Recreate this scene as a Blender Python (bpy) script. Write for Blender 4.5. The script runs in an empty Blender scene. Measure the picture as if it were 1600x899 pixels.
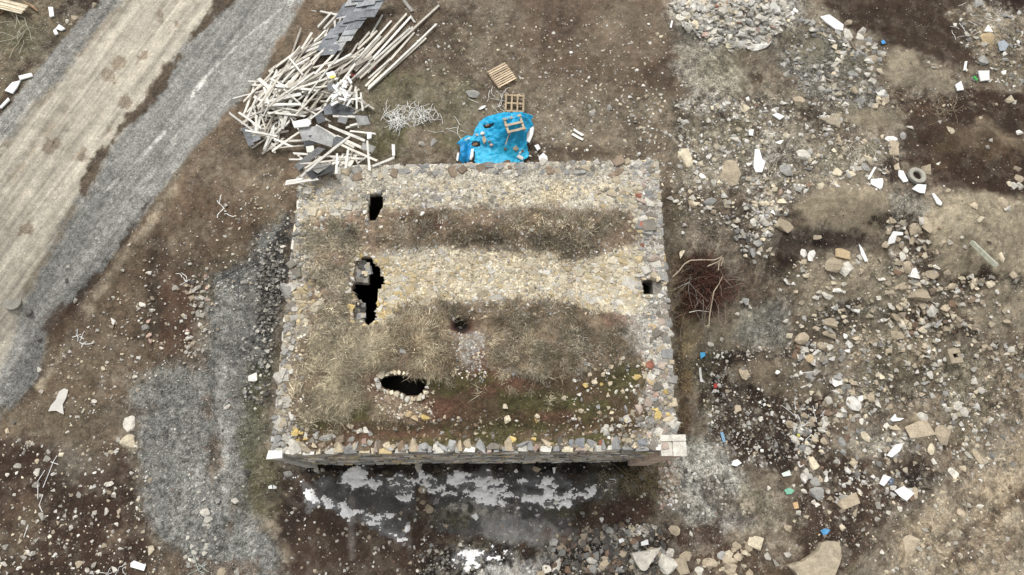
import bpy, bmesh, math, random
import numpy as np
from mathutils import Matrix, Vector
# ------------------------------------------------------------ camera, sky, sun, exposure
scene = bpy.context.scene
COL = scene.collection
FPX, CAMH = 1100.0, 30.0            # focal length in pixels of a 1600 px wide frame, flying height
NADX, NADY = 742.0, 800.0           # where the plumb line under the camera falls
dn = np.array([(NADX-800)/FPX, -(NADY-449.5)/FPX, -1.0]); dn /= np.linalg.norm(dn)
Zc = -dn
Yc = np.array([0, 1.0, 0]) - Zc[1]*Zc; Yc /= np.linalg.norm(Yc)
Xc = np.cross(Yc, Zc)
W2C = np.stack([Xc, Yc, Zc], axis=1)
C2W = W2C.T
CAMP = np.array([0, 0, CAMH])
cam = bpy.data.cameras.new('camera'); camo = bpy.data.objects.new('camera', cam); COL.objects.link(camo)
cam.sensor_width = 36.0; cam.lens = 36.0*FPX/1600.0; cam.clip_start = 0.5; cam.clip_end = 3000
mw = Matrix.Identity(4)
for i in range(3):
    for j in range(3): mw[i][j] = float(C2W[i][j])
    mw[i][3] = float(CAMP[i])
camo.matrix_world = mw
scene.camera = camo

SUN_EL, SUN_AZ = 60.0, -18.0        # azimuth from +Y (image top), negative = towards image left
w = bpy.data.worlds.new('World'); scene.world = w; w.use_nodes = True
nt = w.node_tree; bg = nt.nodes['Background']
sk = nt.nodes.new('ShaderNodeTexSky'); sk.sky_type = 'NISHITA'; sk.sun_disc = False
sk.sun_elevation = math.radians(SUN_EL); sk.sun_rotation = math.radians(SUN_AZ); sk.dust_density = 4.0; sk.air_density = 1.0
hs = nt.nodes.new('ShaderNodeHueSaturation'); hs.inputs['Saturation'].default_value = 0.05
nt.links.new(sk.outputs[0], hs.inputs['Color']); nt.links.new(hs.outputs[0], bg.inputs[0]); bg.inputs[1].default_value = 0.15
sd = bpy.data.lights.new('sun', 'SUN'); so = bpy.data.objects.new('sun', sd); COL.objects.link(so)
sd.energy = 1.15; sd.angle = math.radians(13.0); sd.color = (1.0, 0.97, 0.92)
az, el = math.radians(SUN_AZ), math.radians(SUN_EL)
sv = Vector((math.sin(az)*math.cos(el), math.cos(az)*math.cos(el), math.sin(el)))
so.rotation_euler = sv.to_track_quat('Z', 'Y').to_euler(); so.location = (0, 40, 60)
scene.view_settings.view_transform = 'Standard'; scene.view_settings.look = 'None'
scene.view_settings.gamma = 1.0; scene.view_settings.exposure = 0.36
scene.view_settings.use_curve_mapping = False

rng = np.random.default_rng(7); random.seed(7)

# ------------------------------------------------------------ maths helpers
def lin0(c):
    c = np.asarray(c, float)/255.0
    return np.where(c <= 0.04045, c/12.92, ((c+0.055)/1.055)**2.4)
def lin(c, sat=.84):
    c = lin0(c); l = c @ np.array([.25, .6, .15]); return l+(c-l)*sat
_tab = np.random.default_rng(99).random((8, 512, 512))
def vnoise(x, y, seed=0):
    t = _tab[seed % 8]
    x = x + (seed//8)*37.7+1000.3; y = y + (seed//8)*91.1+1000.7
    xi = np.floor(x).astype(np.int64); yi = np.floor(y).astype(np.int64)
    fx = x-xi; fy = y-yi
    fx = fx*fx*fx*(fx*(fx*6-15)+10); fy = fy*fy*fy*(fy*(fy*6-15)+10)
    x0 = xi % 512; x1 = (xi+1) % 512; y0 = yi % 512; y1 = (yi+1) % 512
    return (t[x0, y0]*(1-fx)+t[x1, y0]*fx)*(1-fy)+(t[x0, y1]*(1-fx)+t[x1, y1]*fx)*fy
def fbm(x, y, scale, octv=4, seed=0, gain=0.5):
    s = 0; a = 1; n = 0; c, d = 0.8, 0.6
    x = x/scale; y = y/scale
    for o in range(octv):
        s = s + a*(vnoise(x, y, seed+o)-0.5)*2; n += a
        x, y = (c*x-d*y)*2.03, (d*x+c*y)*2.03; a *= gain
    return s/n
def sstep(a, b, x):
    t = np.clip((x-a)/(b-a), 0, 1); return t*t*(3-2*t)
def proj(P):
    q = (np.asarray(P, float)-CAMP) @ W2C.T
    return 800+FPX*q[..., 0]/-q[..., 2], 449.5-FPX*q[..., 1]/-q[..., 2]
def ray(px, py):
    px = np.asarray(px, float); py = np.asarray(py, float)
    c = np.stack([(px-800)/FPX, (449.5-py)/FPX, -np.ones_like(px)], -1)
    return c @ C2W.T
def at_z(px, py, z=0.0):
    r = ray(px, py); t = (np.asarray(z)-CAMH)/r[..., 2]
    return CAMP+r*t[..., None]
def unproj(px, py, zf, it=14):
    z = np.zeros_like(np.asarray(px, float))
    for _ in range(it):
        P = at_z(px, py, z); z = 0.4*z+0.6*zf(P[..., 0], P[..., 1])
    P = at_z(px, py, z); return P
def mpp(P):                          # metres per photo pixel at a point
    q = (np.asarray(P, float)-CAMP) @ W2C.T
    return -q[..., 2]/FPX
def poly_sd(x, y, pts):              # signed distance, negative inside
    pts = np.asarray(pts, float); n = len(pts)
    d = np.full(x.shape, 1e18); ins = np.zeros(x.shape, bool)
    for i in range(n):
        ax, ay = pts[i]; bx, by = pts[(i+1) % n]
        ex, ey = bx-ax, by-ay
        t = np.clip(((x-ax)*ex+(y-ay)*ey)/(ex*ex+ey*ey+1e-12), 0, 1)
        d = np.minimum(d, (x-ax-t*ex)**2+(y-ay-t*ey)**2)
        if ay != by:
            c = ((ay > y) != (by > y)) & (x < ex*(y-ay)/(by-ay)+ax)
            ins ^= c
    d = np.sqrt(d); return np.where(ins, -d, d)
def ell_sd(x, y, cx, cy, rx, ry, ang=0):
    a = math.radians(ang); dx = x-cx; dy = -(y-cy)
    u = (dx*math.cos(a)+dy*math.sin(a))/rx; v = (-dx*math.sin(a)+dy*math.cos(a))/ry
    return (np.sqrt(u*u+v*v)-1)*min(rx, ry)
def line_sd(x, y, pts, wd):
    d = np.full(x.shape, 1e18)
    for (ax, ay), (bx, by) in zip(pts[:-1], pts[1:]):
        ex, ey = bx-ax, by-ay
        t = np.clip(((x-ax)*ex+(y-ay)*ey)/(ex*ex+ey*ey), 0, 1)
        d = np.minimum(d, (x-ax-t*ex)**2+(y-ay-t*ey)**2)
    return np.sqrt(d)-wd
def rand_in_poly(pts, n, r=rng):
    pts = np.asarray(pts, float); lo = pts.min(0); hi = pts.max(0); out = np.zeros((0, 2))
    while len(out) < n:
        q = lo+(hi-lo)*r.random((n*2+20, 2)); q = q[poly_sd(q[:, 0], q[:, 1], pts) < 0]
        out = np.concatenate([out, q])
    return out[:n]

# ------------------------------------------------------------ mesh helpers
def mesh_np(name, V, F, mat, col=None, parent=None, smooth=False, attrs=None):
    """V (n,3), F (m,3) or (m,4) index arrays -> one mesh object"""
    V = np.asarray(V, np.float32); F = np.asarray(F, np.int32)
    me = bpy.data.meshes.new(name); k = F.shape[1]
    me.vertices.add(len(V)); me.vertices.foreach_set('co', V.ravel())
    me.loops.add(F.size); me.loops.foreach_set('vertex_index', F.ravel())
    me.polygons.add(len(F)); me.polygons.foreach_set('loop_start', np.arange(len(F), dtype=np.int32)*k)
    me.polygons.foreach_set('loop_total', np.full(len(F), k, np.int32))
    me.polygons.foreach_set('use_smooth', np.full(len(F), bool(smooth)))
    if col is not None:
        a = me.color_attributes.new('Col', 'FLOAT_COLOR', 'POINT')
        c = np.ones((len(V), 4), np.float32); c[:, :col.shape[1]] = col
        a.data.foreach_set('color', c.ravel())
    for nme, arr in (attrs or {}).items():
        a = me.attributes.new(nme, 'FLOAT', 'POINT'); a.data.foreach_set('value', np.asarray(arr, np.float32))
    me.update(calc_edges=True); me.validate(clean_customdata=False)
    if mat: me.materials.append(mat)
    o = bpy.data.objects.new(name, me); COL.objects.link(o)
    if parent: o.parent = parent
    return o
def tag(o, label=None, cat=None, group=None, kind=None):
    if label: o['label'] = label
    if cat: o['category'] = cat
    if group: o['group'] = group
    if kind: o['kind'] = kind
    return o
def empty(name, loc, rot=(0, 0, 0)):
    o = bpy.data.objects.new(name, None); COL.objects.link(o); o.location = loc; o.rotation_euler = rot
    o.empty_display_size = 0.2; return o
def structure(o): o['kind'] = 'structure'; return o
class MB:                            # collects pieces, each with a colour, into one mesh
    def __init__(s): s.V = []; s.F = []; s.C = []; s.n = 0
    def add(s, V, F, c=(1, 1, 1)):
        V = np.asarray(V, float); F = np.asarray(F)
        if F.shape[1] == 4: F = np.concatenate([F[:, [0, 1, 2]], F[:, [0, 2, 3]]])
        s.V.append(V); s.F.append(F+s.n); c = np.asarray(c, float)
        s.C.append(np.broadcast_to(c, (len(V), 3)) if c.ndim == 1 else c); s.n += len(V)
    def box(s, c, d, R=None, col=(1, 1, 1), jit=0.0):
        V = np.array([[x, y, z] for x in (-.5, .5) for y in (-.5, .5) for z in (-.5, .5)])*np.asarray(d, float)
        if jit: V = V+rng.normal(0, jit, V.shape)
        if R is not None: V = V @ np.asarray(R).T
        s.add(V+np.asarray(c, float), BOXF, col)
    def tube(s, pts, r, col=(1, 1, 1), n=5):
        pts = np.asarray(pts, float); m = len(pts); rr = np.broadcast_to(np.asarray(r, float), (m,))
        T = np.gradient(pts, axis=0); T /= np.linalg.norm(T, axis=1)[:, None]+1e-9
        A = np.cross(T, [0.13, 0.27, 0.95]); A /= np.linalg.norm(A, axis=1)[:, None]+1e-9; B = np.cross(T, A)
        th = np.arange(n)*2*math.pi/n
        V = pts[:, None]+rr[:, None, None]*(A[:, None]*np.cos(th)[None, :, None]+B[:, None]*np.sin(th)[None, :, None])
        F = [[i*n+j, i*n+(j+1) % n, (i+1)*n+(j+1) % n, (i+1)*n+j] for i in range(m-1) for j in range(n)]
        V = V.reshape(-1, 3); F = np.array(F)
        F = np.concatenate([F[:, [0, 1, 2]], F[:, [0, 2, 3]]])
        caps = [[0, j+1, j] for j in range(1, n-1)]+[[(m-1)*n, (m-1)*n+j, (m-1)*n+j+1] for j in range(1, n-1)]
        s.add(V, np.concatenate([F, np.array(caps)]), col)
    def build(s, name, mat, parent=None, smooth=False):
        return mesh_np(name, np.concatenate(s.V), np.concatenate(s.F), mat, np.concatenate(s.C), parent, smooth)
BOXF = np.array([[0, 1, 3, 2], [4, 6, 7, 5], [0, 4, 5, 1], [2, 3, 7, 6], [0, 2, 6, 4], [1, 5, 7, 3]])
def rz(a): c, s = math.cos(a), math.sin(a); return np.array([[c, -s, 0], [s, c, 0], [0, 0, 1.0]])
def rx(a): c, s = math.cos(a), math.sin(a); return np.array([[1.0, 0, 0], [0, c, -s], [0, s, c]])
def ry(a): c, s = math.cos(a), math.sin(a); return np.array([[c, 0, s], [0, 1.0, 0], [-s, 0, c]])
def hull(P):
    bm = bmesh.new()
    for p in P: bm.verts.new(p)
    r = bmesh.ops.convex_hull(bm, input=bm.verts)
    for v in [v for v in bm.verts if not v.link_faces]: bm.verts.remove(v)
    bmesh.ops.triangulate(bm, faces=bm.faces)
    bmesh.ops.recalc_face_normals(bm, faces=bm.faces)
    bm.verts.index_update()
    V = np.array([v.co[:] for v in bm.verts]); F = np.array([[v.index for v in f.verts] for f in bm.faces]); bm.free()
    return V, F
def rock_tpl(seed, sq, n):
    r = np.random.default_rng(seed); nz_ = .15 if n < 20 else .10; P = r.normal(size=(n, 3)); P /= np.linalg.norm(P, axis=1)[:, None]
    m = (np.abs(P)**sq).sum(1)**(1/sq); P = P/m[:, None]*(0.5*(1+r.normal(0, nz_, n)))[:, None]; P = P @ rz(r.uniform(0, 6))
    V, F = hull(P); V -= (V.max(0)+V.min(0))/2; V /= (V.max(0)-V.min(0)); return V, F
def block_tpl(seed):
    r = np.random.default_rng(seed); P = []
    for sx in (-1, 1):
        for sy in (-1, 1):
            for sz in (-1, 1):
                p = np.array([sx, sy, sz])*(.5+r.normal(0, .10, 3))*np.array([1-.12*(sz > 0), 1-.12*(sz > 0), 1]); c_ = r.uniform(.04, .2)
                P += [p*np.array([1-c_*2, 1, 1]), p*np.array([1, 1-c_*2, 1]), p*np.array([1, 1, 1-c_*2])] if r.random() < .6 else [p]
    V, F = hull(np.array(P)); V -= (V.max(0)+V.min(0))/2; V /= (V.max(0)-V.min(0)); return V, F
ROCK = [rock_tpl(i, 2.5+(i % 4)*1.2, 8+(i % 5)) for i in range(24)]        # angular to blocky
BLOCK = [block_tpl(100+i) for i in range(10)]
BOULDER = [rock_tpl(300+i, 3.2+(i % 3)*1.4, 24) for i in range(8)]
PEB = [rock_tpl(200+i, 2.0, 8) for i in range(10)]
def scatter(tpls, P, S, yaw, C, tilt=0.15, seed=1):
    """merge many template copies: P (n,3) centres, S (n,3) sizes, C (n,3) linear colours -> V,F,Cv"""
    r = np.random.default_rng(seed); n = len(P); k = r.integers(0, len(tpls), n)
    a = r.normal(0, tilt, n); b = r.normal(0, tilt, n); Vs, Fs, Cs, off = [], [], [], 0
    for t in range(len(tpls)):
        ix = np.nonzero(k == t)[0]
        if not len(ix): continue
        V0, F0 = tpls[t]; m = len(V0)
        V = V0[None]*S[ix][:, None]
        ca, sa, cb, sb = np.cos(a[ix])[:, None], np.sin(a[ix])[:, None], np.cos(b[ix])[:, None], np.sin(b[ix])[:, None]
        x, y, z = V[..., 0], V[..., 1], V[..., 2]
        y, z = y*ca-z*sa, y*sa+z*ca; x, z = x*cb+z*sb, -x*sb+z*cb
        c, s = np.cos(yaw[ix])[:, None], np.sin(yaw[ix])[:, None]
        x, y = x*c-y*s, x*s+y*c
        V = np.stack([x, y, z], -1)+P[ix][:, None]
        Vs.append(V.reshape(-1, 3)); Fs.append((F0[None]+(off+np.arange(len(ix))*m)[:, None, None]).reshape(-1, 3))
        Cs.append(np.repeat(C[ix], m, 0)); off += len(ix)*m
    return np.concatenate(Vs), np.concatenate(Fs), np.concatenate(Cs)

# ------------------------------------------------------------ materials
def new_mat(name, rough=0.9):
    m = bpy.data.materials.new(name); m.use_nodes = True; t = m.node_tree; b = t.nodes['Principled BSDF']
    b.inputs['Roughness'].default_value = rough; b.inputs['Specular IOR Level'].default_value = 0.25
    return m, t, b
def N(t, kind, **kw):
    n = t.nodes.new(kind)
    for k, v in kw.items(): setattr(n, k, v)
    return n
def math_node(t, op, a, b=None):
    n = N(t, 'ShaderNodeMath', operation=op)
    for i, v in enumerate((a, b)):
        if v is None: continue
        if hasattr(v, 'links'): t.links.new(v, n.inputs[i])
        else: n.inputs[i].default_value = v
    return n.outputs[0]
def noise_tex(t, scale, detail=4, rough=0.6, coord='Object', vec=None):
    n = N(t, 'ShaderNodeTexNoise'); n.inputs['Scale'].default_value = scale
    n.inputs['Detail'].default_value = detail; n.inputs['Roughness'].default_value = rough
    if vec is None:
        g = N(t, 'ShaderNodeNewGeometry'); vec = g.outputs['Position']
    t.links.new(vec, n.inputs['Vector']); return n.outputs['Fac']
def remap(t, s, a, b, c, d):
    n = N(t, 'ShaderNodeMapRange'); t.links.new(s, n.inputs[0])
    for i, v in enumerate((a, b, c, d)): n.inputs[i+1].default_value = v
    return n.outputs[0]
def scale_col(t, col, fac):
    n = N(t, 'ShaderNodeVectorMath', operation='SCALE'); t.links.new(col, n.inputs[0]); t.links.new(fac, n.inputs['Scale']); return n.outputs[0]
def grain_mat(name, src, scales=((6, .25), (38, .25)), rough=0.92, bump=0.02, bscale=30, spec=0.2):
    """colour from a mesh attribute ('Col'), the object colour ('obj') or a constant, broken up by noise"""
    m, t, b = new_mat(name, rough); b.inputs['Specular IOR Level'].default_value = spec
    if src == 'Col':
        a = N(t, 'ShaderNodeVertexColor', layer_name='Col'); c = a.outputs['Color']
    elif src == 'obj': c = N(t, 'ShaderNodeObjectInfo').outputs['Color']
    else:
        a = N(t, 'ShaderNodeRGB'); a.outputs[0].default_value = (*lin(src), 1); c = a.outputs[0]
    for s, amt in scales:
        f = remap(t, noise_tex(t, s), 0.25, 0.75, 1-amt, 1+amt); c = scale_col(t, c, f)
    t.links.new(c, b.inputs['Base Color'])
    if bump:
        bn = N(t, 'ShaderNodeBump'); bn.inputs['Strength'].default_value = 0.8; bn.inputs['Distance'].default_value = bump
        t.links.new(noise_tex(t, bscale, 5), bn.inputs['Height']); t.links.new(bn.outputs[0], b.inputs['Normal'])
    return m
M = {}
M['stone'] = grain_mat('stone', 'Col', ((3.5, .25), (22, .35)), bump=0.03, bscale=16)
M['rock'] = grain_mat('rock', 'obj', ((3.5, .3), (20, .35)), bump=0.03, bscale=14)
M['pebble'] = grain_mat('pebble', 'Col', ((20, .2),), bump=0)
M['grass'] = grain_mat('grass_blade', 'Col', ((2, .3),), bump=0, rough=.8)
M['foam'] = grain_mat('foam', 'obj', ((9, .06),), bump=0.01)
M['plastic'] = grain_mat('plastic', 'obj', ((7, .25),), bump=0.01, rough=.55, spec=.4)
M['tarp'] = grain_mat('tarp_sheet', 'Col', ((1.6, .22), (9, .16)), bump=0.09, bscale=4.5, rough=.42, spec=.5)
M['felt'] = grain_mat('roofing_felt', 'obj', ((2.2, .35), (11, .35)), bump=0.02, rough=.6, spec=.4)
M['rubber'] = grain_mat('rubber', 'Col', ((5, .2), (30, .12)), bump=0.01)
M['twig'] = grain_mat('twig', 'Col', ((5, .3),), bump=0)
M['snow'] = grain_mat('snow', (250, 249, 247), ((1.5, .08), (8, .12)), bump=0.02, rough=.7)
def wood_mat():
    m, t, b = new_mat('timber', .85)
    c = N(t, 'ShaderNodeObjectInfo').outputs['Color']
    tc = N(t, 'ShaderNodeTexCoord'); mp = N(t, 'ShaderNodeMapping'); mp.inputs['Scale'].default_value = (1.2, 22, 22)
    t.links.new(tc.outputs['Object'], mp.inputs[0])
    c = scale_col(t, c, remap(t, noise_tex(t, 2.2, 6, vec=mp.outputs[0]), .25, .75, .72, 1.22))
    c = scale_col(t, c, remap(t, noise_tex(t, 3.5, 3), .3, .7, .8, 1.12))
    t.links.new(c, b.inputs['Base Color']); return m
M['wood'] = wood_mat()
def ground_mat():
    m, t, b = new_mat('soil', .95)
    a = N(t, 'ShaderNodeVertexColor', layer_name='Col'); c = a.outputs['Color']
    pb = N(t, 'ShaderNodeAttribute', attribute_name='peb').outputs['Fac']
    wt = N(t, 'ShaderNodeAttribute', attribute_name='wet').outputs['Fac']
    g = N(t, 'ShaderNodeNewGeometry').outputs['Position']
    c = scale_col(t, c, remap(t, noise_tex(t, 2.3, 5), .3, .7, .84, 1.16))
    c = scale_col(t, c, remap(t, noise_tex(t, 13, 6, .8), .30, .70, .74, 1.26))
    hsum = None
    for sc, lo, hi in ((15, .7, 1.35), (34, .5, 1.6)):
        v = N(t, 'ShaderNodeTexVoronoi'); v.inputs['Scale'].default_value = sc; t.links.new(g, v.inputs['Vector'])
        sp = N(t, 'ShaderNodeSeparateColor'); t.links.new(v.outputs['Color'], sp.inputs[0])
        k = remap(t, sp.outputs[0], 0, 1, lo, hi)
        f = math_node(t, 'ADD', math_node(t, 'MULTIPLY', math_node(t, 'SUBTRACT', k, 1.0), pb), 1.0)
        c = scale_col(t, c, f)
        h = math_node(t, 'MULTIPLY', math_node(t, 'MULTIPLY', v.outputs['Distance'], -0.6), pb)
        hsum = h if hsum is None else math_node(t, 'ADD', hsum, h)
    t.links.new(c, b.inputs['Base Color'])
    r = math_node(t, 'SUBTRACT', .95, math_node(t, 'MULTIPLY', wt, .55)); t.links.new(r, b.inputs['Roughness'])
    bn = N(t, 'ShaderNodeBump'); bn.inputs['Strength'].default_value = 0.9; bn.inputs['Distance'].default_value = 0.035
    hh = math_node(t, 'ADD', math_node(t, 'MULTIPLY', hsum, 1.0), noise_tex(t, 11, 6, .7))
    t.links.new(hh, bn.inputs['Height']); t.links.new(bn.outputs[0], b.inputs['Normal'])
    return m
M['soil'] = ground_mat()
# ------------------------------------------------------------ terrain
ROOF_Z = 5.6
BPX = [(470, 262), (1028, 250), (1057, 702), (424, 708)]       # NW NE SE SW of the building's top, photo pixels
BC = np.array([at_z(float(a), float(b), ROOF_Z)[:2] for a, b in BPX])
def hill(x, y): return 3.6*sstep(3.5, 13.0, y)
MOUNDS = []
for cx, cy, rx_, ry_, h in [(1320, 320, 75, 34, .6), (1520, 380, 90, 80, .6), (1350, 440, 80, 40, .5), (1200, 580, 80, 32, .4),
        (1430, 110, 60, 35, .4), (1150, 25, 85, 40, 1.0), (1440, 675, 40, 26, .3), (1530, 560, 80, 50, .3), (1510, 225, 90, 40, .3),
        (1395, 550, 60, 40, .25), (1560, 800, 90, 60, .2), (100, 640, 60, 60, .15), (205, 380, 30, 90, .15), (480, 150, 90, 90, .25),
        (1110, 450, 45, 50, .15), (790, 205, 50, 40, .35), (1270, 90, 60, 50, -.25), (1560, 60, 50, 40, .3), (1270, 385, 60, 15, -.25)]:
    p = unproj(float(cx), float(cy), hill); s = mpp(p)
    MOUNDS.append((p[0], p[1], rx_*s, ry_*s*1.15, h))
def T(x, y):
    z = hill(x, y)
    for mx, my, ax, ay, h in MOUNDS:
        z = z+h*np.exp(-(((x-mx)/ax)**2+((y-my)/ay)**2)*1.3)
    rough = 0.35+0.65*sstep(8, 12, x)
    z = z+0.16*rough*fbm(x, y, 2.2, 3, 3)+0.05*(rough+.2)*fbm(x, y, .45, 3, 11)
    return z*1.0
class Paint:
    def __init__(s, px, py, base):
        s.px = px; s.py = py; n = px.shape
        s.C = np.broadcast_to(lin(base), n+(3,)).copy(); s.peb = np.full(n, .35); s.wet = np.zeros(n); s.cls = np.zeros(n, int)
        s.w1 = fbm(px, py, 34, 5, 21, .62); s.w2 = fbm(px, py, 9, 4, 33, .6); s.w3 = fbm(px, py, 60, 5, 45, .6)
        s.w4 = fbm(px, py, 14, 4, 52, .7)
    def lay(s, shape, col, soft=6, warp=14, op=1.0, brk=None, peb=None, wet=None, cls=None):
        k = shape[0]; mrg = soft+warp*2+4
        if k == 'p': a = np.asarray(shape[1], float); lo, hi = a.min(0)-mrg, a.max(0)+mrg
        elif k == 'e': cx, cy, r1, r2 = shape[1][:4]; r = max(r1, r2); lo, hi = np.array([cx-r, cy-r])-mrg, np.array([cx+r, cy+r])+mrg
        else: a = np.asarray(shape[1], float); lo, hi = a.min(0)-mrg-shape[2], a.max(0)+mrg+shape[2]
        if k == 'p' : pass
        ix = np.nonzero((s.px > lo[0]) & (s.px < hi[0]) & (s.py > lo[1]) & (s.py < hi[1]))
        if not len(ix[0]): return
        x, y = s.px[ix], s.py[ix]
        d = poly_sd(x, y, shape[1]) if k == 'p' else ell_sd(x, y, *shape[1]) if k == 'e' else line_sd(x, y, shape[1], shape[2])
        d = d+warp*(s.w1[ix]*1.4+s.w2[ix]*.7)
        m = sstep(soft, -soft, d)
        if brk is not None:
            nn = .5+.5*(s.w4[ix]*1.2+s.w3[ix]*.8); m = m*sstep(brk-.1, brk+.1, nn)
        m = m*op
        s.C[ix] = s.C[ix]*(1-m[:, None])+lin(col)*m[:, None]
        if peb is not None: s.peb[ix] = s.peb[ix]*(1-m)+peb*m
        if wet is not None: s.wet[ix] = s.wet[ix]*(1-m)+wet*m
        if cls is not None: s.cls[ix] = np.where(m > .5, cls, s.cls[ix])

def axis(lo, hi, st, far):
    c = np.arange(lo, hi+st, st); g = []; d = st
    e = c[-1]
    while e < far: d *= 1.22; e += d; g.append(e)
    g2 = []; d = st; e = c[0]
    while e > -far: d *= 1.22; e -= d; g2.append(e)
    return np.concatenate([g2[::-1], c, g])
gx = axis(-27.5, 28.0, 0.042, 900); gy = axis(-5.0, 29.0, 0.042, 900)
GX, GY = np.meshgrid(gx, gy, indexing='ij')
GZ = T(GX, GY)
PX, PY = proj(np.stack([GX, GY, GZ], -1))
PX = np.clip(np.nan_to_num(PX), -900, 2500); PY = np.clip(np.nan_to_num(PY), -900, 1900)
def Tf(x, y):
    i = min(max(int(np.searchsorted(gx, x))-1, 0), len(gx)-2); j = min(max(int(np.searchsorted(gy, y))-1, 0), len(gy)-2)
    u = (x-gx[i])/(gx[i+1]-gx[i]); v = (y-gy[j])/(gy[j+1]-gy[j])
    return float((GZ[i, j]*(1-u)+GZ[i+1, j]*u)*(1-v)+(GZ[i, j+1]*(1-u)+GZ[i+1, j+1]*u)*v)
behind = ((np.stack([GX, GY, GZ], -1)-CAMP) @ W2C.T)[..., 2] > -1
PX[behind] = -900; PY[behind] = 1900
g = Paint(PX, PY, (124, 111, 93))
L = g.lay
# broad mottling over the whole site
L(('p', [(-1000, -1000), (2600, -1000), (2600, 2000), (-1000, 2000)]), (98, 82, 64), soft=5, warp=0, op=.75, brk=.52)
L(('p', [(330, 0), (1060, 0), (1060, 260), (340, 260)]), (112, 96, 77), soft=30, warp=20, op=.8)
L(('p', [(800, -60), (1050, -60), (1065, 60), (1055, 150), (960, 170), (850, 120), (800, 60)]), (104, 84, 66), soft=30, warp=25, op=.9, peb=.2)
L(('e', (980, 40, 60, 50)), (122, 104, 84), soft=20, warp=25, op=.7)
L(('l', [(858, -20), (852, 60), (845, 120)], 6), (86, 68, 53), soft=5, warp=6, op=.6)
L(('l', [(880, -20), (872, 60), (862, 110)], 5), (86, 68, 53), soft=5, warp=6, op=.55)
L(('e', (1025, 130, 28, 30)), (82, 63, 49), soft=10, warp=16, op=.8)
L(('e', (640, 60, 90, 60)), (98, 80, 62), soft=20, warp=22, op=.7)
L(('e', (880, 190, 190, 60)), (124, 111, 91), soft=25, warp=30, op=.6)
L(('e', (900, 240, 80, 12)), (92, 76, 58), soft=8, warp=12, op=.8)
L(('e', (640, 160, 110, 42)), (112, 106, 78), soft=20, warp=25, op=.65)
L(('e', (604, 222, 30, 26)), (84, 84, 44), soft=12, warp=14, op=.75)
L(('e', (610, 120, 26, 12)), (102, 102, 62), soft=8, warp=12, op=.6)
L(('e', (700, 225, 20, 14)), (92, 90, 54), soft=10, warp=10, op=.5)
# road on the left: dirt carriageway, gravel shoulders
RD = [(-300, 700), (-300, 560), (0, 175), (150, 0), (300, -200), (620, -200), (478, 0), (405, 128), (305, 232), (232, 328), (150, 440), (75, 520), (62, 590), (20, 640), (0, 662), (-60, 740)]
L(('p', RD), (132, 131, 127), soft=3, warp=4, cls=1, peb=.6)
L(('l', [(-120, 640), (60, 420), (200, 240), (420, -40)], 34), (118, 118, 116), soft=14, warp=10, op=.5)
L(('p', [(-300, 620), (0, 222), (120, 90), (190, 0), (340, -200), (540, -200), (345, 0), (225, 165), (160, 255), (90, 365), (45, 455), (20, 530), (0, 590), (-200, 800)]), (158, 150, 135), soft=9, warp=9, peb=.22)
L(('l', [(-200, 720), (0, 425), (70, 330), (160, 205), (330, 0), (480, -200)], 5), (180, 172, 155), soft=6, warp=3, op=.8)
L(('l', [(-200, 640), (0, 350), (90, 235), (190, 110), (285, 0)], 5), (174, 166, 148), soft=8, warp=4, op=.6)
L(('l', [(-100, 650), (30, 450), (75, 370), (140, 270)], 4), (172, 164, 146), soft=6, warp=4, op=.6)
L(('l', [(-200, 480), (0, 240), (90, 130), (195, 0)], 4), (131, 117, 95), soft=5, warp=6, op=.7, brk=.42)
L(('l', [(-200, 560), (0, 305), (60, 225), (130, 130)], 5), (140, 126, 104), soft=7, warp=6, op=.55, brk=.45)
for e in [(248, 25, 9, 10), (275, 40, 6, 5), (190, 100, 7, 6), (165, 118, 6, 8), (75, 230, 12, 9), (132, 244, 9, 8), (200, 160, 8, 7), (225, 85, 10, 5), (40, 360, 10, 6), (170, 205, 14, 9)]:
    L(('e', e+(45,)), (124, 106, 84), soft=3, warp=10, op=.7, peb=.5)
L(('l', [(365, -20), (300, 62), (262, 110), (225, 168), (185, 205), (150, 258), (128, 300)], 8), (88, 73, 56), soft=4, warp=9, op=.95, peb=.6)
L(('l', [(128, 300), (90, 372), (40, 455)], 3), (120, 106, 86), soft=5, warp=9, op=.6)
L(('l', [(470, -10), (385, 58), (320, 122), (270, 195), (210, 255), (165, 300)], 1.3), (176, 176, 172), soft=2, warp=3, op=.6, brk=.42)
L(('p', [(0, 610), (30, 560), (70, 500), (140, 430), (200, 360), (230, 330), (160, 440), (75, 520), (62, 590), (0, 662)]), (104, 104, 104), soft=8, warp=8, op=.5, peb=1.)
# verge beyond the road
L(('p', [(-300, 400), (-300, -200), (130, -200), (150, 0), (95, 60), (50, 115), (0, 175)]), (112, 99, 76), soft=4, warp=8)
L(('e', (112, 12, 36, 16, 20)), (62, 45, 34), soft=6, warp=8, op=.9)
L(('l', [(0, 165), (40, 105), (80, 65)], 9), (72, 55, 41), soft=6, warp=8, op=.75)
L(('e', (30, 60, 35, 25)), (112, 110, 80), soft=12, warp=12, op=.7)
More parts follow.
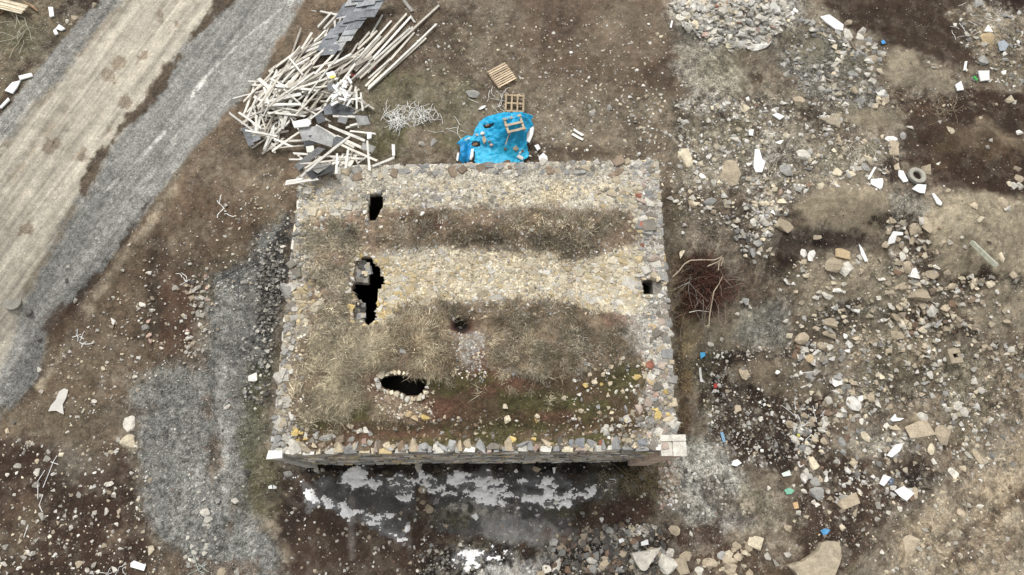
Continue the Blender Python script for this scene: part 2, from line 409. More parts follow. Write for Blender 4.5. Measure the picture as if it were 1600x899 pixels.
# bank between the road and the ruin
L(('p', [(480, -10), (560, -10), (500, 40), (420, 140), (330, 250), (470, 240), (462, 330), (450, 400), (330, 440), (220, 600), (150, 640), (60, 680), (-20, 690), (0, 664), (20, 642), (63, 590), (77, 522), (150, 442), (232, 330), (305, 234), (405, 130)]), (118, 98, 76), soft=6, warp=8, peb=.3)
L(('l', [(272, 292), (225, 360), (178, 425), (125, 500), (95, 560), (60, 605)], 6), (156, 141, 117), soft=5, warp=8, op=.85)
L(('l', [(240, 305), (205, 360), (170, 415), (130, 455), (80, 525), (62, 590)], 3), (76, 60, 46), soft=3, warp=7, op=.8)
L(('e', (100, 510, 30, 30, 45)), (94, 70, 52), soft=8, warp=12, op=.75)
L(('e', (395, 285, 60, 30)), (150, 136, 112), soft=14, warp=22, op=.5)
L(('e', (350, 330, 70, 50)), (104, 80, 60), soft=22, warp=26, op=.7)
L(('e', (255, 420, 70, 40)), (96, 76, 58), soft=20, warp=26, op=.7)
L(('p', [(250, 425), (303, 420), (305, 545), (250, 565), (243, 480)]), (106, 76, 57), soft=7, warp=5, op=.9, peb=.15)
L(('e', (240, 480, 10, 60)), (74, 60, 48), soft=8, warp=10, op=.7)
L(('e', (200, 470, 25, 22)), (122, 100, 76), soft=10, warp=14, op=.6)
L(('e', (140, 580, 50, 26, 30)), (108, 92, 66), soft=14, warp=14, op=.6)
# left lower: grey track, dark earth
TR = [(345, 425), (392, 405), (410, 360), (448, 340), (440, 440), (425, 520), (412, 620), (405, 700), (400, 780), (455, 905), (460, 1100), (260, 1100), (300, 870), (235, 832), (213, 770), (215, 700), (210, 660), (215, 610), (245, 585), (300, 565), (320, 545), (326, 470)]
L(('p', TR), (114, 114, 111), soft=16, warp=17, cls=2, peb=.8)
L(('l', [(345, 450), (300, 600), (285, 800)], 14), (142, 141, 136), soft=16, warp=14, op=.5)
L(('l', [(385, 420), (350, 600), (350, 800)], 8), (146, 145, 141), soft=14, warp=12, op=.5)
for e in [(335, 715, 10, 30), (360, 820, 8, 22), (325, 640, 9, 14), (235, 640, 10, 14), (305, 560, 20, 14)]:
    L(('e', e), (104, 84, 64), soft=6, warp=10, op=.65)
L(('e', (215, 590, 60, 14)), (132, 130, 122), soft=8, warp=12, op=.5, peb=.6)
L(('p', [(-30, 690), (60, 690), (130, 705), (180, 690), (208, 740), (215, 790), (238, 835), (232, 920), (240, 1100), (-60, 1100)]), (74, 54, 41), soft=12, warp=16, peb=.25)
L(('e', (30, 830, 40, 50)), (104, 84, 64), soft=15, warp=25, op=.7)
L(('e', (110, 720, 30, 25)), (120, 112, 98), soft=15, warp=20, op=.7)
L(('e', (95, 650, 70, 32)), (112, 98, 76), soft=16, warp=18, op=.7)
L(('e', (160, 690, 36, 40)), (106, 90, 70), soft=16, warp=18, op=.6)
L(('e', (185, 845, 22, 18)), (122, 104, 84), soft=8, warp=16, op=.7)
L(('e', (330, 890, 120, 12)), (104, 84, 66), soft=8, warp=18, op=.7)
L(('p', [(390, 570), (422, 560), (415, 640), (410, 700), (450, 740), (440, 800), (400, 800), (385, 760), (378, 640)]), (88, 86, 56), soft=14, warp=14, op=.75, peb=.5)
L(('e', (415, 770, 40, 45)), (94, 88, 62), soft=18, warp=20, op=.7, peb=.5)
L(('p', [(405, 430), (425, 380), (452, 330), (446, 420), (438, 510), (412, 540), (398, 500)]), (66, 64, 62), soft=6, warp=10, op=.85, peb=1.)
# ground below the front wall
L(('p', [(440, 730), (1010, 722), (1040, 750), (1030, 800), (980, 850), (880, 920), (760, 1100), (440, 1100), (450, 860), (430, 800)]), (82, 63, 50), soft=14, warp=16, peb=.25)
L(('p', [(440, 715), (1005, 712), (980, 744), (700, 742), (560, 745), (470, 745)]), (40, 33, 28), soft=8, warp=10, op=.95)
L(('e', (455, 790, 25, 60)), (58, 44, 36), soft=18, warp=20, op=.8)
L(('p', [(484, 745), (560, 738), (650, 745), (655, 800), (638, 838), (600, 836), (575, 800), (540, 792), (490, 790)]), (84, 83, 84), soft=5, warp=14, op=.95, wet=.8, peb=.15)
L(('p', [(672, 742), (800, 735), (940, 745), (968, 775), (900, 800), (905, 835), (860, 858), (770, 835), (690, 830), (665, 800)]), (86, 85, 86), soft=6, warp=16, op=.9, wet=.8, peb=.15)
L(('p', [(745, 800), (830, 810), (905, 830), (860, 850), (800, 850), (750, 835)]), (140, 139, 138), soft=7, warp=14, op=.8, wet=.4)
L(('l', [(549, 780), (550, 870)], 4.5), (118, 110, 104), soft=4, warp=3, op=.75)
L(('l', [(640, 825), (640, 860)], 4), (112, 104, 98), soft=4, warp=3, op=.5)
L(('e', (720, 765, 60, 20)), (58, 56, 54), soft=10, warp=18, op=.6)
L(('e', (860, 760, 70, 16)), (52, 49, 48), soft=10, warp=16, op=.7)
L(('e', (700, 805, 40, 14)), (82, 78, 58), soft=8, warp=14, op=.8, peb=.5)
L(('e', (900, 800, 35, 8)), (70, 72, 38), soft=6, warp=8, op=.7)
L(('e', (985, 760, 40, 22)), (86, 78, 50), soft=10, warp=14, op=.8, peb=.6)
L(('e', (980, 800, 60, 22)), (92, 66, 52), soft=12, warp=14, op=.8)
L(('e', (900, 835, 50, 12)), (100, 78, 62), soft=8, warp=12, op=.8)
L(('p', [(655, 870), (720, 850), (790, 858), (880, 862), (900, 905), (880, 1000), (640, 1000)]), (44, 38, 34), soft=10, warp=16, op=.9, peb=.8)
L(('p', [(900, 850), (960, 820), (1040, 815), (1060, 850), (1040, 905), (1000, 1000), (860, 1000), (880, 880)]), (46, 42, 39), soft=10, warp=14, op=.9, peb=1.)
L(('p', [(760, 880), (860, 870), (845, 900), (850, 950), (740, 950), (745, 900)]), (160, 159, 158), soft=7, warp=14, op=.8, wet=.4)
L(('e', (1040, 755, 30, 35)), (112, 94, 78), soft=12, warp=16, op=.7, peb=.9)
# strip along the right wall
L(('p', [(1035, 255), (1070, 400), (1075, 520), (1085, 600), (1082, 690), (1062, 690), (1050, 400)]), (98, 76, 52), soft=8, warp=7, op=.9, peb=.4)
L(('e', (1078, 520, 16, 34)), (136, 116, 82), soft=8, warp=10, op=.85)
L(('l', [(1058, 480), (1064, 680)], 4), (70, 52, 38), soft=4, warp=5, op=.8)
L(('e', (1100, 450, 44, 50)), (78, 54, 42), soft=12, warp=14, op=.9)
# upper right
L(('p', [(1060, 60), (1085, 55), (1125, 90), (1160, 140), (1120, 165), (1080, 150), (1066, 110)]), (150, 146, 132), soft=10, warp=16, op=.75, peb=.8)
L(('e', (1130, 120, 45, 40, -35)), (126, 120, 100), soft=12, warp=16, op=.7)
for k in range(4):
    L(('l', [(1095+k*13, 78+k*3), (1150+k*16, 150+k*4)], 1.6), (156, 150, 130), soft=2.5, warp=3, op=.55)
L(('e', (1090, 165, 26, 12)), (58, 43, 33), soft=8, warp=14, op=.9)
L(('p', [(1060, 160), (1300, 120), (1340, 180), (1300, 300), (1150, 330), (1060, 300)]), (124, 115, 98), soft=18, warp=24, op=.6, peb=.9)
L(('l', [(1110, 165), (1170, 215), (1220, 250), (1270, 255)], 9), (64, 47, 36), soft=6, warp=14, op=.75, brk=.4)
L(('l', [(1180, 120), (1240, 160), (1280, 200)], 10), (74, 57, 43), soft=8, warp=16, op=.65, brk=.45)
L(('e', (1130, 215, 45, 30)), (128, 120, 98), soft=14, warp=16, op=.55)
L(('e', (1150, 20, 105, 60)), (150, 146, 138), soft=8, warp=6, op=.8, peb=1.)
L(('p', [(1210, 50), (1290, 40), (1345, 80), (1385, 150), (1350, 175), (1270, 150), (1215, 110)]), (98, 95, 88), soft=8, warp=14, op=.95, peb=1.)
L(('e', (1245, 70, 30, 20)), (118, 108, 88), soft=8, warp=12, op=.8, peb=.3)
L(('e', (1325, 130, 35, 12)), (112, 104, 86), soft=8, warp=10, op=.7, peb=.3)
L(('p', [(1290, 0), (1360, -30), (1500, -30), (1540, 60), (1530, 110), (1480, 100), (1400, 75), (1350, 50), (1310, 30)]), (72, 54, 39), soft=8, warp=13, op=.97, peb=.15)
L(('p', [(1395, 75), (1430, 82), (1480, 115), (1495, 145), (1470, 150), (1420, 130), (1390, 130), (1380, 100)]), (136, 124, 102), soft=7, warp=10, peb=.2)
L(('p', [(1480, 20), (1620, 0), (1620, 140), (1560, 130), (1520, 90)]), (120, 106, 86), soft=14, warp=16, op=.8, peb=.7)
L(('p', [(1535, -40), (1640, -40), (1640, 30), (1580, 20), (1545, 6)]), (60, 40, 30), soft=6, warp=8)
L(('e', (1545, 60, 18, 14)), (164, 142, 104), soft=6, warp=8, op=.7)
L(('p', [(1405, 210), (1440, 150), (1540, 140), (1640, 150), (1640, 310), (1560, 310), (1490, 300), (1440, 270), (1405, 250)]), (72, 52, 37), soft=7, warp=12, peb=.15)
L(('e', (1450, 160, 60, 14)), (88, 68, 50), soft=9, warp=16, op=.8, peb=.8)
L(('e', (1530, 230, 60, 26)), (102, 80, 54), soft=16, warp=20, op=.65)
L(('l', [(1535, 190), (1570, 215), (1620, 235)], 9), (132, 114, 88), soft=8, warp=9, op=.65)
L(('e', (1350, 185, 45, 20)), (134, 122, 98), soft=10, warp=12, op=.85, peb=.2)
L(('e', (1330, 230, 60, 20)), (122, 112, 94), soft=12, warp=18, op=.6, peb=.9)
L(('e', (1395, 270, 20, 20)), (62, 46, 35), soft=8, warp=14, op=.85, peb=.6)
# middle right mounds
L(('p', [(1040, 300), (1250, 290), (1240, 400), (1200, 560), (1150, 480), (1140, 400), (1060, 380)]), (106, 90, 73), soft=18, warp=22, op=.8, peb=.6)
L(('e', (1180, 320, 20, 18)), (56, 42, 34), soft=9, warp=16, op=.8)
L(('p', [(1235, 320), (1270, 295), (1340, 285), (1390, 300), (1395, 340), (1380, 370), (1330, 365), (1260, 350)]), (138, 124, 100), soft=7, warp=9, peb=.12)
L(('p', [(1205, 385), (1230, 362), (1280, 352), (1350, 368), (1340, 385), (1260, 398), (1225, 425)]), (58, 42, 32), soft=8, warp=12, op=.95, peb=.3)
L(('p', [(1390, 305), (1430, 298), (1460, 330), (1440, 350), (1400, 345)]), (134, 130, 118), soft=8, warp=12, op=.75, peb=.7)
L(('p', [(1255, 420), (1290, 395), (1370, 395), (1440, 430), (1450, 470), (1390, 490), (1300, 500), (1250, 490)]), (146, 132, 108), soft=9, warp=12, op=.95, peb=.35)
L(('p', [(1450, 340), (1470, 300), (1540, 300), (1640, 320), (1640, 470), (1560, 470), (1500, 440), (1450, 420)]), (152, 138, 112), soft=9, warp=12, op=.95, peb=.25)
L(('e', (1400, 350, 28, 14)), (66, 50, 38), soft=8, warp=14, op=.8, peb=.6)
L(('e', (1430, 400, 30, 40)), (94, 78, 62), soft=12, warp=14, op=.8, peb=.9)
L(('l', [(1460, 450), (1520, 440), (1570, 430), (1620, 450)], 9), (74, 57, 42), soft=7, warp=14, op=.8, peb=.7)
L(('l', [(1290, 500), (1340, 485), (1400, 500), (1470, 500), (1520, 510)], 14), (76, 58, 43), soft=9, warp=18, op=.8, peb=.8)
L(('p', [(1150, 480), (1220, 470), (1230, 540), (1180, 550), (1145, 530)]), (130, 128, 120), soft=12, warp=14, op=.85, peb=.6)
L(('p', [(1330, 520), (1420, 510), (1480, 560), (1640, 520), (1640, 660), (1540, 660), (1440, 640), (1340, 600)]), (132, 117, 94), soft=16, warp=26, op=.85, peb=.7)
L(('e', (1560, 490, 60, 26)), (150, 136, 111), soft=12, warp=14, op=.8, peb=.3)
L(('e', (1350, 620, 70, 34)), (122, 110, 92), soft=14, warp=22, op=.7, peb=.9)
L(('p', [(1080, 560), (1130, 545), (1240, 550), (1295, 590), (1290, 700), (1255, 740), (1200, 740), (1130, 700), (1090, 640)]), (64, 48, 37), soft=10, warp=14, op=.95, peb=.75)
L(('p', [(1135, 575), (1190, 555), (1260, 565), (1290, 610), (1250, 630), (1190, 612), (1150, 600)]), (128, 113, 91), soft=9, warp=10, op=.9, peb=.3)
L(('e', (1180, 650, 50, 30)), (84, 68, 52), soft=12, warp=20, op=.6)
L(('e', (1420, 600, 50, 26)), (80, 61, 45), soft=12, warp=18, op=.75, peb=.5)
L(('e', (1405, 540, 40, 30)), (146, 128, 102), soft=12, warp=18, op=.6, peb=.5)
L(('p', [(1250, 690), (1330, 720), (1400, 700), (1460, 740), (1440, 800), (1350, 820), (1340, 920), (1240, 920), (1250, 800)]), (76, 57, 43), soft=14, warp=18, op=.92, peb=.5)
L(('e', (1440, 745, 30, 22)), (46, 35, 28), soft=8, warp=12, op=.85)
L(('e', (1440, 672, 36, 22)), (146, 130, 104), soft=8, warp=8, op=.8, peb=.2)
L(('e', (1425, 667, 12, 10)), (84, 66, 50), soft=5, warp=6, op=.8)
L(('e', (1375, 690, 50, 18)), (138, 132, 120), soft=12, warp=16, op=.55, peb=.9)
# lower right dusty ground with tyre tracks
L(('p', [(1640, 640), (1560, 690), (1480, 760), (1400, 830), (1380, 920), (1400, 1100), (1700, 1100), (1700, 640)]), (146, 129, 103), soft=14, warp=18, op=.95, peb=.45)
L(('e', (1500, 700, 60, 50)), (116, 97, 76), soft=18, warp=26, op=.75, peb=.6)
for ofs in (0, 34):
    L(('l', [(1490-ofs, 905+ofs*.3), (1560-ofs, 800+ofs*.6), (1640-ofs, 740+ofs*.7)], 7), (114, 94, 72), soft=5, warp=5, op=.8)
    for k in range(16):
        x0 = 1497+k*7.5-ofs; y0 = 893-k*9.2+ofs*.6
        L(('l', [(x0-6, y0-3), (x0+6, y0+5)], .9), (160, 143, 116), soft=1.2, warp=1, op=.6)
L(('l', [(1400, 905), (1470, 840), (1560, 770), (1640, 700)], 3), (168, 150, 122), soft=4, warp=4, op=.6)
L(('e', (1590, 600, 40, 50)), (128, 112, 90), soft=14, warp=20, op=.6)
# gravel apron below the right corner
L(('p', [(1068, 690), (1100, 682), (1135, 705), (1165, 760), (1150, 800), (1130, 845), (1080, 850), (1060, 800), (1052, 740)]), (148, 146, 138), soft=9, warp=13, op=.95, peb=.9)
L(('e', (1180, 800, 45, 36)), (142, 132, 112), soft=14, warp=18, op=.8, peb=.6)
L(('e', (1130, 780, 20, 30, 40)), (70, 58, 48), soft=8, warp=14, op=.7, peb=.9)
L(('e', (1150, 815, 26, 12)), (118, 114, 112), soft=8, warp=10, op=.6)
L(('p', [(1035, 820), (1120, 815), (1150, 860), (1100, 920), (1040, 920)]), (74, 52, 39), soft=9, warp=12, op=.9, peb=.4)
L(('p', [(1090, 870), (1140, 845), (1240, 855), (1250, 920), (1090, 920)]), (96, 74, 55), soft=9, warp=14, op=.8, peb=.5)
# pale scatter of crushed plaster here and there
for e in [(1200, 310, 40, 22), (1215, 230, 40, 22), (1400, 390, 14, 40), (1345, 250, 30, 14), (1330, 480, 50, 12), (1390, 700, 30, 16), (1185, 270, 20, 16), (1300, 560, 26, 22), (1110, 160, 40, 16), (1060, 750, 18, 14), (960, 833, 40, 7), (1240, 100, 20, 12), (1540, 25, 40, 12), (740, 790, 60, 14)]:
    L(('e', e), (178, 173, 162), soft=5, warp=14, op=.5, brk=.56, peb=.9)
# dry grey dust and damp dark patches at several sizes
off = g.cls == 0
def patches(col, scale, seed, lo, hi, op):
    nz = fbm(GX, GY, scale, 5, seed, .68); m = sstep(lo, hi, nz)*op*off*(.3+.7*sstep(.15, .6, g.peb))
    g.C[:] = g.C*(1-m[..., None])+lin(col)*m[..., None]
patches((148, 139, 121), 1.5, 101, .08, .32, .28); patches((62, 49, 39), 1.2, 111, .10, .34, .4)
patches((152, 144, 128), .5, 121, .12, .32, .38); patches((58, 46, 37), .42, 131, .14, .34, .42)
patches((112, 108, 84), 2.0, 141, .15, .35, .35)
ux = PX*.8+PY*.6; uy = -PX*.6+PY*.8      # across and along the road
st1 = fbm(ux, uy/30, 11, 4, 151, .6)+.7*fbm(ux, uy/24, 4, 3, 161, .6); rd_ = (g.cls == 1)
g.C *= (1+.34*st1*rd_)[..., None]
st2 = fbm(PX, PY/10, 9, 4, 171, .65); g.C *= (1+.28*st2*(g.cls == 2))[..., None]
# fine tonal noise everywhere (dust, damp, clods)
n1 = fbm(GX, GY, .9, 5, 61, .65); n2 = fbm(GX, GY, .16, 3, 70, .7)
n3 = rng.normal(0, .13, GX.shape)
gr_ = .42+.58*sstep(.15, .7, g.peb); f = np.clip(1+.34*n1+(.62*n2+n3)*gr_, .3, 2.1); f = 1+(f-1)*np.where(g.cls == 1, .5, 1.0)
g.C *= f[..., None]
lm = g.C @ np.array([.25, .6, .15]); g.C = (lm[..., None]+(g.C-lm[..., None])*.88)*np.array([1.0, .99, .945])*(np.clip(lm/.2, .05, 3)**.3)[..., None]
# snow left in the shade of the wall
SN = Paint(PX, PY, (0, 0, 0))
for s in [('p', [(553, 742), (566, 738), (575, 750), (598, 752), (615, 748), (638, 752), (643, 768), (640, 784), (628, 786), (618, 772), (600, 765), (565, 756), (540, 755), (530, 748)]),
          ('p', [(655, 745), (668, 745), (686, 755), (688, 768), (672, 772), (662, 760)]),
          ('p', [(690, 742), (730, 742), (765, 748), (788, 765), (785, 776), (768, 770), (745, 755), (720, 750)]),
          ('e', (912, 772, 14, 7)), ('e', (730, 757, 34, 9)), ('e', (845, 755, 20, 3)), ('e', (600, 752, 40, 5)), ('e', (500, 757, 16, 4)), ('e', (820, 775, 22, 6)), ('e', (590, 808, 12, 3)), ('e', (745, 872, 20, 6)), ('e', (690, 772, 20, 5)), ('e', (760, 782, 16, 4)), ('e', (487, 775, 5, 12)), ('e', (842, 782, 16, 4)), ('e', (880, 778, 10, 4)),
          ('l', [(510, 782), (530, 790), (538, 802)], 2), ('l', [(607, 833), (625, 838), (636, 830), (637, 818)], 1.6), ('e', (955, 755, 5, 6)),
          ('l', [(880, 830), (905, 818)], 2.5), ('e', (1045, 790, 10, 8))]:
    SN.lay(s, (255, 255, 255), soft=9, warp=12)
snow_m = np.where(SN.C[..., 0] > .02, SN.C[..., 0]**.5*.85+1.1*fbm(PX, PY*1.6, 15, 5, 90, .6)-.2, 0)

fr_ = (np.clip(SN.C[..., 0], 0, 1)**.6*(.62+.5*fbm(PX, PY, 5, 3, 95, .7)))[..., None].clip(0, .85)     # thin frost and slush round the snow
g.C = g.C*(1-fr_)+lin((140, 140, 141))*fr_; g.wet = np.maximum(g.wet, fr_[..., 0]*.5)
sdB = poly_sd(GX, GY, BC)
ni, nj = GX.shape; idx = np.arange(ni*nj).reshape(ni, nj)
Q = np.stack([idx[:-1, :-1], idx[1:, :-1], idx[1:, 1:], idx[:-1, 1:]], -1)
keep = sdB[:-1, :-1] > -.5
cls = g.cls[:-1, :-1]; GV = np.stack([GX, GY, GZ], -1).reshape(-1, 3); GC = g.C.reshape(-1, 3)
def sub_sheet(name, mask, mat, dz=0.0, attrs=True):
    F = Q[mask]; u, inv = np.unique(F.ravel(), return_inverse=True); V = GV[u].copy(); V[:, 2] += dz if np.isscalar(dz) else dz.ravel()[u]
    return structure(mesh_np(name, V, inv.reshape(-1, 4), mat, GC[u], None, True, {'peb': g.peb.ravel()[u], 'wet': g.wet.ravel()[u]} if attrs else None))
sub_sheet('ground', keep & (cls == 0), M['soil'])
sub_sheet('road', keep & (cls == 1), M['soil'])
sub_sheet('gravel_track', keep & (cls == 2), M['soil'])
sub_sheet('snow', snow_m[:-1, :-1] > .5, M['snow'], np.clip((snow_m-.5)*.22, .006, .09)+.012*fbm(GX, GY, .3, 3, 7))

def lookup(x, y):
    return np.clip(np.searchsorted(gx, x), 0, ni-1), np.clip(np.searchsorted(gy, y), 0, nj-1)
# small stones lying everywhere: nobody could count them
n = 420000
x = rng.uniform(-24, 25, n); y = rng.uniform(-3.5, 27, n); ii, jj = lookup(x, y); pb = g.peb[ii, jj]
clump = .5+.9*fbm(x, y, 1.1, 3, 81)
ok = (rng.random(n) < (0.10+0.85*pb)*np.clip(clump, .1, 1)) & (sdB[ii, jj] > 0.02)
x, y, ii, jj, pb = x[ok], y[ok], ii[ok], jj[ok], pb[ok]; n = len(x)
sz = np.exp(rng.normal(math.log(.031), .42, n))*(.75+.4*pb); sz = np.clip(sz, .016, .13)
onroad = g.cls[ii, jj] == 1; sz[onroad] = np.clip(sz[onroad]*.72, .014, .07)
base = g.C[ii, jj]; lum = base.mean(1, keepdims=True)
c = lin((150, 145, 134))*np.exp(rng.normal(0, .4, (n, 1)))*.5+base*.75
u = rng.random(n); wh = (u < .045) & ~onroad; c[wh] = lin((225, 222, 214))*rng.uniform(.6, 1, (wh.sum(), 1))
dk = (u > .93); c[dk] = lin((70, 66, 62)); rd = (u > .9) & (u < .91); c[rd] = lin((150, 100, 78))
c[onroad] = base[onroad]*np.exp(rng.normal(.08, .3, (onroad.sum(), 1)))
z = T(x, y); S = np.stack([sz*rng.uniform(.8, 1.5, n), sz, sz*.6], 1)
V, F, Cv = scatter(PEB, np.stack([x, y, z+sz*.08], 1), S, rng.uniform(0, 6.28, n), c, .4, 5)
tag(mesh_np('gravel', V, F, M['pebble'], Cv), 'loose pebbles and crumbs of stone strewn over the earth', 'gravel', kind='stuff')
print('pebbles', n)
# ------------------------------------------------------------ the ruined building
RM = []
for cx, cy, r1, r2, h in [(770, 555, 260, 78, .95), (800, 352, 200, 28, .34), (790, 430, 260, 30, -.05), (760, 300, 280, 24, .06), (505, 540, 40, 120, .22),
                          (720, 511, 13, 11, -.75), (760, 672, 300, 14, -.18), (520, 395, 40, 50, .2), (640, 345, 60, 16, -.15), (760, 376, 30, 7, -.15), (620, 612, 60, 14, -.12)]:
    p = at_z(float(cx), float(cy), ROOF_Z); s = mpp(p); RM.append((p[0], p[1], r1*s, r2*s, h))
def RZ(x, y):
    z = ROOF_Z+0*x
    for mx, my, ax, ay, h in RM: z = z+h*np.exp(-(((x-mx)/ax)**2+((y-my)/ay)**2)*1.2)
    return z+.09*fbm(x, y, 1.2, 3, 5)+.03*fbm(x, y, .25, 3, 9)
def roofp(px, py): return unproj(np.asarray(px, float), np.asarray(py, float), RZ)
st = .034
rgx = np.arange(BC[:, 0].min()-.1, BC[:, 0].max()+.1, st); rgy = np.arange(BC[:, 1].min()-.1, BC[:, 1].max()+.1, st)
RX, RY = np.meshgrid(rgx, rgy, indexing='ij'); RZg = RZ(RX, RY); rpx, rpy = proj(np.stack([RX, RY, RZg], -1))
r = Paint(rpx, rpy, (132, 118, 98)); L = r.lay
L(('p', [(400, 240), (1100, 240), (1100, 330), (400, 345)]), (164, 156, 138), soft=8, warp=10, peb=.8)
L(('p', [(440, 330), (520, 330), (470, 720), (400, 720)]), (146, 136, 118), soft=8, warp=8, peb=.7)
L(('p', [(985, 240), (1080, 240), (1080, 720), (1010, 720), (1000, 500)]), (158, 152, 140), soft=8, warp=8, peb=.7)
for e in [(760, 290, 60, 8), (900, 295, 60, 10), (620, 320, 30, 12), (830, 310, 60, 7), (490, 320, 26, 30)]:
    L(('e', e), (188, 172, 138), soft=6, warp=12, op=.7)
for e in [(700, 270, 80, 6), (880, 268, 90, 8), (660, 305, 40, 8), (540, 300, 30, 20)]:
    L(('e', e), (142, 134, 120), soft=6, warp=12, op=.7)
L(('p', [(490, 350), (560, 335), (700, 325), (850, 325), (985, 330), (1000, 370), (940, 395), (860, 400), (820, 388), (740, 388), (690, 372), (600, 390), (560, 420), (550, 520), (470, 690), (455, 640), (475, 520), (485, 430)]), (122, 104, 84), soft=7, warp=10, peb=.35)
L(('e', (665, 350, 38, 14)), (72, 50, 38), soft=6, warp=10, op=.9)  # shadow in the sunken part of the grass band, painted dark
L(('e', (760, 370, 40, 12)), (84, 66, 50), soft=7, warp=10, op=.8)  # shading on the near side of the hump, painted into the turf colour
L(('e', (520, 350, 26, 16)), (104, 78, 62), soft=7, warp=10, op=.6)
L(('p', [(575, 400), (700, 388), (740, 392), (850, 392), (905, 412), (960, 395), (1005, 385), (1008, 492), (940, 488), (905, 480), (880, 470), (780, 468), (690, 472), (640, 478), (600, 510), (580, 512)]), (186, 172, 142), soft=4, warp=6, peb=.9)
L(('e', (640, 400, 50, 12)), (166, 158, 140), soft=6, warp=8, op=.8)
L(('e', (640, 425, 40, 14)), (190, 166, 122), soft=6, warp=8, op=.7)
L(('e', (600, 480, 10, 16)), (196, 164, 96), soft=4, warp=6, op=.8)
L(('e', (790, 455, 60, 9)), (188, 182, 168), soft=5, warp=8, op=.7)
L(('l', [(888, 410), (892, 440), (880, 475)], 7), (138, 124, 104), soft=5, warp=7, op=.85)
L(('p', [(600, 510), (650, 478), (780, 470), (880, 474), (950, 492), (1000, 510), (1010, 580), (1000, 690), (440, 700), (455, 560), (475, 520), (560, 520)]), (110, 94, 74), soft=6, warp=8, peb=.3)
L(('p', [(660, 590), (760, 580), (900, 590), (1000, 570), (1010, 650), (980, 690), (440, 700), (460, 650), (560, 640), (640, 620)]), (80, 64, 44), soft=12, warp=16, op=.9, peb=.3)
for e in [(760, 600, 60, 18), (690, 640, 60, 16), (640, 680, 90, 8), (880, 650, 60, 12), (745, 560, 14, 20)]:
    L(('e', e), (98, 66, 50), soft=8, warp=12, op=.7)
for e in [(700, 600, 50, 14), (840, 630, 60, 14), (800, 670, 70, 10), (930, 640, 40, 16), (560, 640, 50, 14), (740, 690, 120, 7), (480, 660, 22, 10), (900, 690, 60, 8), (970, 600, 30, 30)]:
    L(('e', e), (72, 72, 36), soft=7, warp=14, op=.7)
L(('e', (732, 545, 22, 28)), (150, 146, 138), soft=7, warp=12, op=.6, brk=.45)
L(('e', (620, 640, 40, 26)), (134, 116, 96), soft=9, warp=10, op=.7, peb=.6)
L(('e', (590, 600, 14, 14)), (112, 86, 68), soft=8, warp=10, op=.7)
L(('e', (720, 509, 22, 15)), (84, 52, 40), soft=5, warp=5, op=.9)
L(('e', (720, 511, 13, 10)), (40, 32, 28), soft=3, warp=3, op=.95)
L(('p', [(960, 490), (1010, 480), (1010, 560), (985, 555)]), (150, 146, 136), soft=7, warp=12, op=.7, peb=.8)
L(('e', (960, 500, 22, 8)), (110, 84, 68), soft=5, warp=8, op=.8)
n1 = fbm(RX, RY, .5, 5, 62, .65); n2 = fbm(RX, RY, .11, 3, 71, .7)
r.C *= np.clip(1.04+.34*n1+.6*n2+rng.normal(0, .1, RX.shape), .35, 1.9)[..., None]
HOLES = [[(577, 305), (597, 303), (597, 322), (592, 335), (586, 345), (577, 345), (575, 325)],
         [(578, 402), (591, 417), (599, 432), (599, 446), (590, 456), (589, 480), (586, 500), (575, 509), (565, 500), (552, 500), (552, 476), (562, 472), (548, 452), (554, 440), (552, 412), (564, 404)],
         [(596, 590), (615, 586), (640, 589), (665, 592), (664, 605), (657, 618), (635, 619), (622, 612), (600, 608), (593, 600)],
         [(1003, 440), (1015, 437), (1030, 440), (1037, 452), (1030, 460), (1003, 460)]]
hd = np.full(RX.shape, 1e9)
for h in HOLES: hd = np.minimum(hd, poly_sd(rpx, rpy, h))
hd = hd+1.5*r.w2-.6
ri, rj = RX.shape; rid = np.arange(ri*rj).reshape(ri, rj)
sdr = poly_sd(RX, RY, BC)
kr = (sdr[:-1, :-1] < -.03) & (hd[:-1, :-1] > 0)
hole = (hd[:-1, :-1] <= 0) & (sdr[:-1, :-1] < -.03)
RV = np.stack([RX, RY, RZg], -1).reshape(-1, 3); RC = r.C.reshape(-1, 3); nv = len(RV)
FQ = [np.stack([rid[:-1, :-1], rid[1:, :-1], rid[1:, 1:], rid[:-1, 1:]], -1)[kr]]
low = nv
for (di, dj) in ((1, 0), (-1, 0), (0, 1), (0, -1)):       # broken edges of the shell around the holes, 0.5 m thick
    a, b = np.nonzero(kr); a2, b2 = a+di, b+dj
    m = (a2 >= 0) & (a2 < kr.shape[0]) & (b2 >= 0) & (b2 < kr.shape[1]); a, b, a2, b2 = a[m], b[m], a2[m], b2[m]
    m = hole[a2, b2]; a, b = a[m], b[m]
    if di == 1: v0, v1 = rid[a+1, b], rid[a+1, b+1]
    if di == -1: v0, v1 = rid[a, b+1], rid[a, b]
    if dj == 1: v0, v1 = rid[a+1, b+1], rid[a, b+1]
    if dj == -1: v0, v1 = rid[a, b], rid[a+1, b]
    FQ.append(np.stack([v0, v0+nv, v1+nv, v1], -1))
RV2 = RV.copy(); RV2[:, 2] -= .28
allV = np.concatenate([RV, RV2]); allC = np.concatenate([RC, np.broadcast_to(lin((96, 88, 76)), RC.shape)]); F = np.concatenate(FQ)
u, inv = np.unique(F.ravel(), return_inverse=True)
bc = BC.mean(0)
bld = empty('stone_building', (0, 0, 0))
tag(bld, 'roofless looking ruined stone bathhouse with grass grown vault top and broken openings', 'ruin')
bld['label'] = 'ruined rectangular stone building with grass grown top and black broken openings'
pebr = np.concatenate([r.peb.ravel(), r.peb.ravel()*0]); wetr = pebr*0
